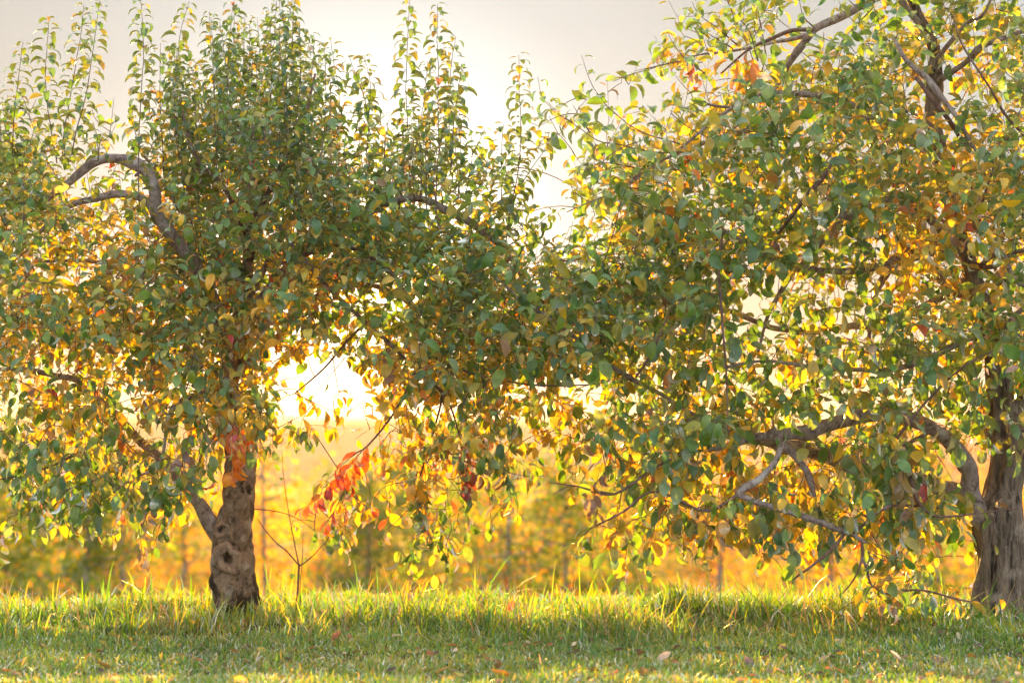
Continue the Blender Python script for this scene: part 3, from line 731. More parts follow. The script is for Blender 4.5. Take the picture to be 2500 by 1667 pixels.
rs = left.rs
for k in range(46):
    x = [428, 468, 520, 578, 622, 668, 712, 762, 806][k % 9] + rs.normal(0, 9); ty = np.interp(x, TOPX, TOPY) + (k // 9) * 26 + rs.uniform(-12, 22) + 70 * (k % 9 in (1, 4, 7))
    bx_ = 610 + (x - 610) * rs.uniform(.6, .95) + rs.normal(0, 20); by = ty + rs.uniform(300, 480)
    mx_ = x + (bx_ - x) * .35 + rs.normal(0, 8)
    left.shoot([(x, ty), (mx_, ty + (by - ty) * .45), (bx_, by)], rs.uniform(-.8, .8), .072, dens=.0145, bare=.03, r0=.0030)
for k in range(22):
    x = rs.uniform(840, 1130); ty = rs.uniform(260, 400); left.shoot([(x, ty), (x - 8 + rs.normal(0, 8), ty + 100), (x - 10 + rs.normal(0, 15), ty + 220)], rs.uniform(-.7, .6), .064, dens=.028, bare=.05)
# hanging coloured clusters of the left tree
for pts, dep, cols, dn in [
    ([(560, 1170), (575, 1130), (590, 1085), (600, 1040)], -.75, np.array([(.85, .22, .03), (.78, .14, .02), (.88, .32, .04)]), .010),  # this and next: glow of light through leaves put into a brighter orange
    ([(600, 1115), (580, 1095), (570, 1060), (575, 1020)], -.7, np.array([(.85, .26, .03), (.80, .18, .03)]), .010),
    ([(735, 1250), (765, 1230), (810, 1185), (860, 1130), (900, 1085)], -.6, np.vstack([REDS, ORNG[:1]]), .016),
    ([(770, 1290), (800, 1270), (840, 1200), (870, 1150)], -.6, np.vstack([REDS[:1], ORNG]), .020),
    ([(815, 1150), (850, 1120), (880, 1100)], -.65, REDS[:2], .022),
    ([(1130, 1200), (1140, 1160), (1130, 1110), (1120, 1060)], -.75, np.array([(.22, .05, .06), (.30, .06, .04), (.2, .07, .07)]), .014),
    ([(1190, 1170), (1160, 1140), (1128, 1120)], -.72, np.array([(.17, .06, .07), (.25, .1, .05)]), .018),
    ([(360, 1395), (345, 1340), (345, 1290), (370, 1230), (395, 1180)], -.7, np.array([(.24, .15, .15), (.20, .12, .13), (.28, .19, .17)]), .018),
    ([(470, 1190), (452, 1160), (445, 1120), (450, 1080)], -.72, np.array([(.28, .19, .18), (.24, .16, .16)]), .012),
    ([(1060, 1330), (1030, 1270), (1010, 1200), (1020, 1150)], -.65, None, .010),
    ([(1000, 1375), (1010, 1330), (1030, 1270), (1025, 1220)], -.6, None, .010),
    ([(1110, 1240), (1050, 1240), (1020, 1210)], -.62, None, .014),
    ([(1250, 1240), (1245, 1190), (1220, 1140), (1180, 1090)], -.7, None, .016),
    ([(1330, 1160), (1290, 1160), (1240, 1150), (1190, 1110)], -.7, None, .022),
    ([(920, 1330), (935, 1300), (960, 1280), (1000, 1240)], -.6, None, .05),
    ([(835, 1010), (800, 1000), (770, 985), (720, 960)], -.4, np.vstack([YELL[:2], ORNG[:1]]), .03)]:
    left.shoot(pts, dep, .074, dens=dn, hang=1.1, colors=cols, r0=.003)
# traced sprigs of the right tree
for pts, dep in [
    ([(1313, 181), (1323, 227), (1352, 266), (1387, 287), (1430, 319), (1465, 342), (1508, 349), (1590, 370), (1667, 372)], -.7),
    ([(1419, 135), (1433, 177), (1465, 238), (1504, 277), (1543, 309), (1586, 330), (1660, 352)], -.75),
    ([(1400, 260), (1420, 290), (1440, 325)], -.6), ([(1340, 250), (1370, 285), (1400, 300)], -.7),
    ([(1628, 78), (1653, 121), (1680, 150), (1720, 180)], -.6), ([(1692, 4), (1710, 39), (1749, 67), (1800, 110)], -.5),
    ([(1770, -20), (1790, 30), (1830, 80), (1850, 150)], -.6), ([(1840, -20), (1850, 30), (1860, 80), (1870, 140)], -.3),
    ([(1384, 518), (1437, 495), (1508, 465), (1579, 418), (1640, 380)], -.75), ([(1460, 395), (1500, 400), (1560, 410)], -.5),
    ([(1440, 440), (1490, 450), (1560, 460)], -.6), ([(1700, 60), (1740, 90), (1790, 120)], -.55), ([(1550, 170), (1600, 160), (1660, 150)], -.6),
    ([(1950, -10), (1960, 40), (1990, 70)], -.5), ([(2060, -20), (2080, 10), (2120, 30)], -.6), ([(2050, 110), (2080, 70), (2130, 20)], -.5)]:
    right.shoot(pts, dep, .082, dens=.026, bare=.0, hang=.15, rear=.12)
for pts, dep, cols, dn in [
    ([(1790, 200), (1805, 170), (1800, 140)], -.6, ORNG, .02), ([(1845, 190), (1840, 160), (1830, 120)], -.6, ORNG, .025), ([(1700, 195), (1690, 160), (1680, 140)], -.6, np.vstack([ORNG[:1], REDS[1:2]]), .03),
    ([(1455, 1265), (1450, 1220), (1455, 1180), (1480, 1150)], -.8, BRWN[:3], .018), ([(1765, 1310), (1770, 1270), (1780, 1230)], -.8, np.vstack([BRWN[:1], ORNG[1:2]]), .03),
    ([(2180, 1360), (2200, 1340), (2170, 1370), (2120, 1345)], -.85, None, .016), ([(2270, 1400), (2240, 1380), (2190, 1370), (2140, 1350)], -.85, None, .016), ([(2130, 1440), (2160, 1420), (2200, 1410)], -.85, None, .02),
    ([(2180, 1500), (2170, 1470), (2175, 1448)], -.82, np.vstack([YELL[2:3], BRWN[:1]]), .03), ([(2250, 1480), (2260, 1460), (2275, 1442)], -.82, None, .02), ([(2440, 1460), (2410, 1470), (2350, 1465), (2300, 1450)], -.82, np.vstack([YELL, GREENS[:2]]), .022),
    ([(2220, 1250), (2210, 1200), (2205, 1140), (2210, 1090)], -.85, BRWN, .018), ([(2320, 560), (2330, 520), (2330, 470)], -.8, np.vstack([ORNG, YELL, BRWN]), .014), ([(2400, 560), (2380, 520), (2370, 460)], -.8, np.vstack([ORNG, YELL, BRWN]), .014),
    ([(1640, 560), (1625, 500), (1630, 420)], -.7, np.vstack([YELL, ORNG]), .02), ([(1945, 1400), (1930, 1350), (1920, 1310), (1925, 1280)], -.85, GREENS, .018), ([(1900, 1330), (1885, 1320), (1900, 1290)], -.85, GREENS, .018)]:
    right.shoot(pts, dep, .084, dens=dn, hang=1.0, colors=cols, r0=.003)

# ---- fill the crowns: twigs are joined on to the nearest wood, leaves follow the twigs
def crown_fill(tr, own, lsz, batches=6, depth_k=1.0):
    rs = tr.rs
    cov = np.clip(G / 9.0 * .965, 0, .965)
    lam = -np.log(1 - cov)
    Lp = lsz * 470
    size_k = np.ones_like(G)
    if tr is left: size_k[:9] = .82
    target = lam * 2500.0 / ((Lp * size_k) ** 2 * .19) * 1.75 * own * (TOPK if tr is left else 1)
    # count what is there already
    have = np.zeros_like(G)
    if tr.leaves.pos:
        px, py = proj(np.array(tr.leaves.pos))
        for a_, b_ in zip((px // 50).astype(int), (py // 50).astype(int)):
            if 0 <= a_ < 50 and 0 <= b_ < len(G): have[b_, a_] += 1
    gd = np.array(tr.guard)
    depth_h = .35 + .75 * np.minimum(1, (lam / 1.8))
    for b in range(batches):
        rem = np.maximum(0, target - have); tot = rem.sum()
        if tot < 30: break
        nt = int(tot / 5.5) + 1
        flat = rem.ravel() / tot
        idx = rs.choice(len(flat), nt, p=flat)
        cyy, cxx = idx // 50, idx % 50
        px = (cxx + rs.rand(nt)) * 50; py = (cyy + rs.rand(nt)) * 50
        h = depth_h[cyy, cxx]
        dep = rs.uniform(-1, 1, nt) * h * depth_k
        A = np.array([at(px[i], py[i], tr.D + dep[i]) for i in range(nt)])
        SK = np.array(tr.sk)[:, :3]
        d0 = np.array([np.min(((SK - a_) ** 2).sum(1)) for a_ in A])
        for i in np.argsort(d0):
            a_ = A[i]
            buf = SK if not tr.new else np.vstack([SK, np.array(tr.new)])
            dd = ((buf - a_) ** 2).sum(1); j = int(dd.argmin()); q = buf[j]; dist = math.sqrt(dd[j])
            yfrac = py[i] / 1667.0
            up = (1.0 - 2.0 * smooth(.30, .72, yfrac)) if tr is left else (.55 - 1.35 * smooth(.25, .75, yfrac))
            out_d = (a_ - q) / (dist + 1e-6)
            dr = out_d * .8 + np.array([rs.normal(0, .35), rs.normal(0, .35), up * .9 + rs.normal(0, .3)])
            dr /= np.linalg.norm(dr)
            # connecting stem
            nseg = max(3, int(dist / .05) + 2)
            tt = np.linspace(0, 1, nseg)[:, None]
            midp = (q + a_) / 2 + rs.normal(0, .10, 3) * dist + np.array([0, 0, .10 * dist])
            st = (1 - tt) ** 2 * q + 2 * tt * (1 - tt) * midp + tt ** 2 * a_
            ln = rs.uniform(.10, .22)
            k2 = 5; bend = np.array([0, 0, -.25 if up < .2 else .15])
            tw = [a_ + dr * ln * u + bend * ln * u * u for u in np.linspace(0, 1, k2)[1:]]
            path = np.vstack([st, tw])
            rad = np.linspace(min(.006, .0022 + .004 * dist), .0010, len(path))
            # leaves
            turn = rs.choice([.15, .4, .7, 1.0, 1.5, 2.1])
            n_l = 0; lastu = 0; tmp = []; phase = rs.uniform(0, 6.28); nl = rs.randint(6, 11); ps = []
            for s_ in range(nl):
                u = (s_ + rs.rand() * .6) / nl
                u0 = -.25 if dist > .1 else 0
                uu = u0 + (1 - u0) * u
                p = a_ + dr * ln * uu + bend * ln * uu * uu if uu > 0 else a_ + (a_ - q) * uu * .25
                fx, fy = proj(p); jx, jy = int((fx + rs.uniform(-16, 16)) // 50), int((fy + rs.uniform(-16, 16)) // 50)
                if 0 <= jx < 50 and 0 <= jy < len(G):
                    if have[jy, jx] >= target[jy, jx]: continue
                elif not (-4 <= jx < 54 and -3 <= jy < len(G)) : continue
                elif jy >= 0 and own[min(jy, len(G) - 1), min(max(jx, 0), 49)] < .5: continue
                if ((fx - 780) / 125) ** 2 + ((fy - 950) / 88) ** 2 < 1 and rs.rand() < .88: continue
                if len(gd):
                    near = (np.abs(gd[:, 0] - fx) < gd[:, 2]) & (np.abs(gd[:, 1] - fy) < gd[:, 2]) & (p[1] < gd[:, 3] + .03)
                    if near.any() and rs.rand() < gd[near, 4].max(): continue
                phase += 2.4 + rs.normal(0, .3)
                o1 = np.cross(dr, [.2, 1, .3]); o1 /= np.linalg.norm(o1); o2 = np.cross(dr, o1)
                hang = max(0, -up) * .9 + .15
                d = math.cos(phase) * o1 + math.sin(phase) * o2 + dr * .5 + np.array([0, 0, -hang + (.25 if up > 0 else 0)]) + rs.normal(0, .25, 3)
                kx, ky = min(max(jx, 0), 49), min(max(jy, 0), len(G) - 1)
                L_ = lsz * size_k[ky, kx] * rs.choice([rs.uniform(.55, .8), rs.uniform(.8, 1.1), rs.uniform(.9, 1.3)]) * (1.0 if uu < .85 else .8)
                M = leaf_frame(d, np.array([0, 0, 1.]) + rs.normal(0, .4, 3) + out_d * .3)
                rear = np.clip((p[1] - tr.D) / 1.6 + .42, 0, 1)
                col = leaf_color(fx, fy, rear, rs, turn)
                shp = rs.choice([0, 3, 1, 5, 0, 2, 6, 7]) if up > 0 else rs.choice([1, 2, 4, 0, 5, 1, 6, 7])
                tmp.append((p + d / np.linalg.norm(d) * .26 * L_, M, L_, shp, col, jx, jy)); lastu = max(lastu, uu)
                n_l += 1
            if n_l >= (2 if dist < .25 else 3):
                for q_ in tmp:
                    tr.leaves.add(*q_[:5])
                    if 0 <= q_[5] < 50 and 0 <= q_[6] < len(G): have[q_[6], q_[5]] += 1
                nk = len(st) + int(math.ceil(max(0, lastu) * 4)); path = path[:max(nk, 3)]; rad = rad[:len(path)]
                V, F, T = tube(path, rad, 3, cap=False)
                tr.twigs.add(V, F, [])
                for r_ in path[1::2]: tr.new.append(r_)
        tr.sk += [[*v, .002] for v in tr.new]; tr.new = []
xc = (np.arange(50) + .5) * 50
own_r = 1 / (1 + np.exp(-(xc[None] - 1310 + 0 * np.arange(len(G))[:, None]) / 45.0))
own_r = np.repeat(own_r, len(G), 0) if own_r.shape[0] == 1 else own_r
own_r[:9] = (xc > 1300)[None]; TOPK = np.ones_like(G); TOPK[:3, :23] = .04; TOPK[3:5, :23] = .4; own_r[21:] = (xc > 1335)[None]
left.new = []; right.new = []
crown_fill(left, 1 - own_r, .077)
crown_fill(right, own_r, .090)
# crowns carry on past the frame edges so the trees stay whole from a step aside
def crown_edge(tr, boxes, n, lsz):
    rs = tr.rs
    for (x0, x1, y0, y1) in boxes:
        for k in range(n):
            a_ = at(rs.uniform(x0, x1), rs.uniform(y0, y1), tr.D + rs.uniform(-.9, .9))
            SK = np.array(tr.sk)[:, :3] if k % 20 == 0 or k == 0 else SK
            q = SK[int(((SK - a_) ** 2).sum(1).argmin())]
            dist = np.linalg.norm(a_ - q)
            st = np.linspace(0, 1, max(4, int(dist / .1)))[:, None]; path = q + (a_ - q) * st + np.array([0, 0, .12 * dist]) * (st * (1 - st)) * 4
            V, F, T = tube(path, np.linspace(min(.008, .003 + .004 * dist), .0012, len(path)), 3, cap=False); tr.twigs.add(V, F, [])
            for r_ in path[2::2]: tr.sk.append([*r_, .002])
            for j in range(9):
                p = a_ + rs.normal(0, .07, 3); d = rs.normal(0, 1, 3) + np.array([0, 0, -.2]); L_ = lsz * rs.uniform(.7, 1.2)
                fx, fy = proj(p)
                tr.leaves.add(p, leaf_frame(d, np.array([0, 0, 1.]) + rs.normal(0, .4, 3)), L_, rs.randint(6), leaf_color(fx, fy, np.clip((p[1] - tr.D) / 1.6 + .4, 0, 1), rs))
crown_edge(left, [(-520, -15, 330, 1150)], 330, .07)
crown_edge(right, [(2510, 3050, -250, 1050), (2000, 2900, -420, -20)], 300, .083)
for tr in (left, right):
    o = link('twigs', tr.twigs.mesh('twigs', M_twig, tr.base), tr.e); tag(o, kind='stuff')
    tr.leaves.split(tr.e, tr.base)
print('LEAVES', len(left.leaves.pos), len(right.leaves.pos))

# ------------------------------------------------------------------ sapling whip by the left trunk
sb = at(723, 1505, 12.55); sb[2] = gz(sb[0], sb[1])
sap = empty('sapling', sb, 'thin forked leafless sapling standing in grass right of the left trunk', 'sapling')
for nm, pts in [('stem', [(722, 1520, 0, 5), (727, 1440, 0, 4.2), (730, 1377, 0, 4)]),
                ('twig', [(730, 1380, 0, 3), (700, 1345, 0, 2.6), (674, 1324, 0, 2.4), (645, 1290, 0, 2), (628, 1265, 0, 1.6)]),
                ('twig', [(730, 1380, 0, 3), (722, 1342, 0, 2.2), (704, 1246, 0, 1.6), (692, 1160, 0, 1.2), (688, 1100, 0, .8)]),
                ('twig', [(729, 1382, 0, 3), (745, 1372, 0, 2.4), (770, 1350, 0, 2.2), (791, 1325, 0, 1.4)]),
                ('twig', [(737, 1500, .05, 2), (732, 1440, .05, 1.6), (738, 1370, .05, 1.3), (740, 1290, .05, .8)])]:
    Q = P3(pts, 12.55); S_ = spline(Q, 24)
    V, F, T = tube(S_[:, :3], S_[:, 3] * .65, 7); link(nm, mesh_np(nm, V - sb, [F, T], None, M_twig), sap)
rsx = np.random.RandomState(9)
for (x, y) in [(712, 1390), (742, 1365), (688, 1165), (670, 1134), (745, 1350), (758, 1280), (745, 1290), (715, 1400), (735, 1400)]:
    p = at(x, y, 12.55); i = rsx.randint(6)
    o = bpy.data.objects.new('leaf', LEAF_ME[i]); C.objects.link(o); o.parent = sap
    M = leaf_frame(rsx.normal(0, 1, 3), np.array([0, -.5, 1]) + rsx.normal(0, .3, 3)) * .045
    mm = np.eye(4); mm[:3, :3] = M; mm[:3, 3] = p - sb; o.matrix_local = Matrix(mm.tolist())
    c = leaf_color(x, y, .5, rsx); o.color = (*[float(v) for v in c], 1)

# ------------------------------------------------------------------ young orchard behind
FARY = np.array([(.48, .27, .012), (.42, .27, .015), (.48, .22, .012), (.30, .30, .02)])
FARG = np.array([(.09, .18, .012), (.11, .20, .012), (.07, .15, .015)])
def young_tree(seed, H=2.6, n=900, warm=.6, red=False, spread=1.0, thick=.024):
    rs = np.random.RandomState(seed)
    tn = 20; path = np.stack([.03 * np.sin(np.linspace(0, 4, tn) + seed), .03 * np.cos(np.linspace(0, 3, tn)), np.linspace(-.1, H * .93, tn)], 1)
    V, F, T = tube(path, np.linspace(thick, thick * .2, tn), 10)
    trunk = mesh_np('trunk', V, [F, T], None, M_fartrunk)
    J = Joined(); B = Joined()
    nb = 26; brs = []
    for k in range(nb):
        z0 = H * (.06 + .82 * (k + rs.rand()) / nb); a_ = rs.uniform(0, 6.28); ln = spread * (1.0 - .55 * (z0 / H)) * rs.uniform(.7, 1.15)
        tt = np.linspace(0, 1, 8)[:, None]
        d = np.array([math.cos(a_), math.sin(a_), rs.uniform(0, .5)])
        pth = np.array([0, 0, z0]) + d * ln * tt + np.array([0, 0, -.25 * ln]) * tt ** 2 + rs.normal(0, .015, (8, 3))
        V, F, T = tube(pth, np.linspace(.013, .003, 8), 4); B.add(V, F, T); brs.append(pth)
    pal = REDS if red else None
    for k in range(n):
        b_ = brs[rs.randint(nb)]; i = rs.randint(1, 8)
        p = b_[i] + rs.normal(0, .085, 3) * np.array([1, 1, 1.1]); L_ = rs.uniform(.06, .10)
        d = rs.normal(0, 1, 3) + np.array([0, 0, -.5]); M = leaf_frame(d, rs.normal(0, .6, 3) + np.array([0, 0, 1])) * L_
        v = np.array([(0, 0, 0), (-.28, .45, .08), (0, 1, -.15), (.28, .45, .08)]) @ M.T + p
        if red: c = (REDS if rs.rand() < .6 else ORNG)[rs.randint(3)]
        elif rs.rand() < warm: c = FARY[rs.randint(4)] if rs.rand() < .88 else ORNG[rs.randint(3)]
        else: c = FARG[rs.randint(3)]
        J.add(v, [(0, 1, 2, 3)], [], c * rs.uniform(.8, 1.2))
    return trunk, B.mesh('branches', M_fartrunk), J.mesh('crown', M_far)
KIND = [young_tree(100 + i, H=h, n=nn, warm=w, spread=s) for i, (h, nn, w, s) in enumerate([(2.5, 1500, .6, 1.0), (2.7, 1400, .8, .9), (2.3, 2300, .1, 1.15), (2.6, 1200, .95, .85), (2.2, 1900, .5, 1.15)])]
KINDF = [young_tree(200 + i, H=h, n=nn, warm=w, spread=s, thick=.048) for i, (h, nn, w, s) in enumerate([(2.5, 2200, .5, 1.3), (2.7, 1600, .7, 1.2), (2.4, 4200, .08, 1.4), (2.6, 1800, .85, 1.15), (2.5, 2200, .4, 1.4)])]
RED = young_tree(300, 4.2, 2600, 1, True, 1.7)
def plant(kind, x, y, label, s=1.0, rz=0.0, group='young orchard trees in the rows behind', name='young_apple_tree', cat='tree', detail=True, dz=0.0):
    o = empty(name, (x, y, float(gz(x, y)) + dz), label, cat, group)
    o.scale = (s, s, s); o.rotation_euler = (0, 0, rz)
    link('trunk', kind[0], o)
    if detail: b_ = link('branches', kind[1], o); tag(b_, kind='stuff')
    c_ = link('crown', kind[2], o); tag(c_, kind='stuff')
    return o
rsb = np.random.RandomState(77)
front = [(103, 33, 2, 'blurred green young apple tree in the row behind, far left of the knotted trunk'),
         (300, 31.5, 0, 'blurred young apple tree behind, just left of the knotted trunk'),
         (645, 30, 1, 'blurred thin grey trunked young tree just right of the knotted trunk'),
         (900, 34, 2, 'blurred bushy green young tree behind the hanging leaf cluster'),
         (1245, 29, 4, 'blurred young apple tree with pale stem in the middle of the picture'),
         (1500, 35, 0, 'blurred yellow green young tree behind, right of the pale stemmed one'),
         (1760, 32, 3, 'blurred golden young tree behind the drooping orange leaves'),
         (2032, 27, 1, 'blurred young tree with straight pale trunk under the long right limbs'),
         (2290, 33, 0, 'blurred young apple tree just left of the furrowed trunk'),
         (215, 28, 2, 'dark green blurred bush of a tree low at the left, nearest of the young row'),
         (1010, 36, 2, 'green blurred young tree between the hanging cluster and the pale stem'),
         (1380, 31, 2, 'green blurred young tree just right of the pale stemmed one'),
         (2170, 30, 2, 'green blurred young tree between the straight pale trunk and the furrowed trunk'),
         (445, 36, 4, 'blurred yellow green young tree seen under the mauve hanging leaves'),
         (-60, 31, 2, 'green blurred young tree cut by the left edge')]
for px, Y, k, lab in front:
    p = at(px, 1400, Y); o = plant(KINDF[k], p[0], Y, lab, 1.0, rsb.uniform(0, 6))
Y = 38.0; row = 0
while Y < 125:
    half = Y * .235 + 2.0; x = -half + rsb.uniform(0, 1.5)
    while x < half:
        plant(KIND[rsb.randint(5)], x, Y + rsb.uniform(-.5, .5), 'young apple tree in the hazy rows behind the two big trees', rsb.uniform(.8, 1.08), rsb.uniform(0, 6), detail=Y < 50)
        x += rsb.uniform(1.9, 2.9) * (1 if Y < 70 else 1.35)
    Y += 5.5 * (1 + .03 * row); row += 1
for px, Y, s, lab in [(2300, 60, 1.0, 'red leaved tree in the haze just left of the furrowed trunk'), (2450, 74, 1.15, 'red leaved tree in the haze behind the furrowed trunk, farther back')]:
    p = at(px, 1200, Y); plant(RED, p[0], Y, lab, s, 1.0, 'red trees beyond the orchard', 'red_tree')

# ------------------------------------------------------------------ grass
def blades(n, xr, yr, hfun, wid, rs, colfun, lean=.5, root_filter=None):
    x = rs.uniform(*xr, n); y = rs.uniform(*yr, n)
    ok = np.abs(x) < (y * .225 + .9)
    x, y = x[ok], y[ok]
    if root_filter is not None:
        k = rs.rand(len(x)) < root_filter(x, y); x, y = x[k], y[k]
    n = len(x); z = gz(x, y) - .004
    h = hfun(x, y, rs); w = wid * rs.uniform(.6, 1.3, n)
    a = rs.uniform(0, 6.283, n); ln = np.abs(rs.normal(0, lean, n)) + .08
    dx, dy = np.cos(a) * ln, np.sin(a) * ln
    fa = rs.uniform(0, 6.283, n); wx, wy = np.cos(fa) * w / 2, np.sin(fa) * w / 2
    P0 = np.stack([x, y, z], 1); W = np.stack([wx, wy, 0 * wx], 1)
    def at_(t): return P0 + np.stack([dx * h * t ** 2, dy * h * t ** 2, h * (t - .32 * np.minimum(ln, 1.4) * t ** 2)], 1)
    p1, p2, p3 = at_(.4), at_(.75), at_(1.0)
    V = np.stack([P0 - W, P0 + W, p1 - W * .9, p1 + W * .9, p2 - W * .6, p2 + W * .6, p3], 1)
    base = (np.arange(n) * 7)[:, None, None]
    Q = (np.array([[0, 1, 3, 2], [2, 3, 5, 4]])[None] + base).reshape(-1, 4)
    T = (np.array([[4, 5, 6]])[None] + base).reshape(-1, 3)
    col = np.repeat(colfun(x, y, rs), 7, 0)
    return V.reshape(-1, 3), Q, T, col
def gcol(x, y, rs):
    n = len(x)
    g = np.array([(.155, .30, .02), (.10, .25, .035), (.24, .37, .02), (.085, .23, .07)])[rs.randint(0, 4, n)]
    st = np.array([(.52, .42, .22), (.44, .35, .16), (.42, .38, .12)])[rs.randint(0, 3, n)]
    pdry = np.clip(.02 + .14 * n2(x, y, 3.0, 3, 6) + .14 * (y < 10.9), .01, .5)
    m = (rs.rand(n) < pdry)[:, None]
    return np.where(m, st, g) * (rs.uniform(.45, 1.35, n) * np.clip(.95 + .5 * n2(x, y, 2.6, 9, 6), .4, 1.6))[:, None]
def tallness(x, y):
    # tall unmown strip round the trunks with its own front edge, uneven tussocks
    edge = 11.25 + .25 * n2(x, np.zeros_like(x), 1.6, 7, 5)
    return smooth(edge - .25, edge + .45, y) * np.clip(.62 + .62 * n2(x, y, 2.2, 15, 5) + .65 * n2(x, y, 7.5, 20, 6), .08, 1.9)
TUS = [(-1.56, 12.15, .5), (-1.28, 12.1, .45), (2.28, 12.05, .5), (2.6, 12.0, .4), (-2.2, 12.7, .5), (-1.25, 13.0, .6), (-.15, 13.1, .95), (.9, 12.9, .7), (1.28, 12.5, .9), (1.75, 12.8, .7), (-.75, 11.9, .6), (-1.02, 11.6, .5), (.45, 12.2, .6), (2.1, 12.2, .7), (-2.45, 12.1, .5), (-1.9, 11.9, .5)]
def tuss(x, y):
    s_ = 0 * x
    for tx, ty, ta in TUS: s_ = s_ + ta * np.exp(-((x - tx) / .16) ** 2 - ((y - ty) / .22) ** 2)
    return s_
def h_lawn(x, y, rs): return np.clip(rs.normal(.034, .013, len(x)), .012, .09) * np.clip(1 + .5 * n2(x, y, 5, 2, 6), .4, 2)
def h_tall(x, y, rs): return (.15 * tuss(x, y) + .025 + .080 * tallness(x, y) ** 1.5 * (1 - .3 * smooth(12.6, 13.4, y))) * (rs.uniform(.35, 1.25, len(x)) + 1.1 * (rs.rand(len(x)) < .04))
rg = np.random.RandomState(42)
V, Q, T, c = blades(105000, (-3.4, 3.4), (8.7, 11.7), h_lawn, .0070, rg, gcol, .85)
o = link('mown_grass', mesh_np('mown_grass', V, [Q, T], c, M_grass)); tag(o, 'short trodden grass with dry tips in the foreground', 'grass', kind='stuff')
V, Q, T, c = blades(76000, (-4.2, 4.2), (10.9, 14.6), h_tall, .0085, rg, gcol, .55, lambda x, y: .12 + .88 * smooth(.02, .3, tallness(x, y)))
o = link('tall_grass', mesh_np('tall_grass', V, [Q, T], c, M_grass)); tag(o, 'long backlit tussocky grass round the tree trunks', 'grass', kind='stuff')
V, Q, T, c = blades(26000, (-3.4, 3.4), (5.5, 8.8), h_lawn, .0050, rg, gcol, .75)
o = link('near_grass', mesh_np('near_grass', V, [Q, T], c, M_grass)); tag(o, 'short grass nearer than the picture edge', 'grass', kind='stuff')
# rough growth between the rows, far enough to blur
def h_far(x, y, rs): return rs.uniform(.12, .42, len(x))
def fcol(x, y, rs):
    n = len(x); pal = np.array([(.44, .30, .03), (.40, .24, .03), (.09, .17, .02), (.30, .30, .03), (.08, .15, .02)])
    return pal[rs.randint(0, 5, n)] * rs.uniform(.8, 1.2, n)[:, None]
V, Q, T, c = blades(42000, (-16, 16), (19, 62), h_far, .022, rg, fcol, .5)
o = link('rough_growth', mesh_np('rough_growth', V, [Q, T], c, M_far)); tag(o, 'yellowing weeds and long grass between the young trees', 'weeds', kind='stuff')

# ------------------------------------------------------------------ fallen leaves, each its own thing
def flat_leaf(seed, lobes=False):
    rs = np.random.RandomState(seed)
    if lobes:
        ang = np.linspace(0, 2 * math.pi, 21)[:-1]; r = .5 * (.76 + .24 * np.cos(5 * ang)) * rs.uniform(.85, 1.1, 20); V = [(0, .5, .04)]
        for a_, q in zip(ang, r): V.append((math.sin(a_) * q, .5 - math.cos(a_) * q, .10 * q * math.sin(a_ * 2 + seed) + .12 * q))
        T = [(0, i + 1, (i + 1) % 20 + 1) for i in range(20)]
        return np.array(V), T
    V = []; T = []
    t = [0, .15, .4, .65, .88, 1]; w = [.05, .24, .34, .30, .15, .01]
    cu = rs.uniform(.3, 1.4); fo = rs.uniform(.2, .9)
    for ti, wi in zip(t, w):
        for s in (-1, 0, 1):
            V.append((s * wi * .9, ti, .22 * cu * (1 - (2 * ti - 1) ** 2) * -.5 + .12 * cu + abs(s) * fo * wi * .7 + rs.uniform(-.02, .02)))
    for i in range(5):
        a = 3 * i
        for k in (0, 1): T += [(a + k, a + k + 1, a + k + 4), (a + k, a + k + 4, a + k + 3)]
    V += [(-.012, -.3, .12), (.012, -.3, .12)]; T += [(18, 19, 1)]
    return np.array(V), T
FL = []
for i in range(4):
    v, t_ = flat_leaf(i); FL.append(mesh_np('fallen_leaf', v, np.array(t_), None, M_leaf1))
v, t_ = flat_leaf(3, True); FL.append(mesh_np('fallen_leaf', v, np.array(t_), None, M_leaf1))
TAN, DBR, RBR, PAL, YLW, ORG, PUR = (.50, .36, .22), (.09, .05, .03), (.30, .11, .05), (.62, .52, .36), (.60, .45, .06), (.60, .24, .07), (.20, .12, .13)
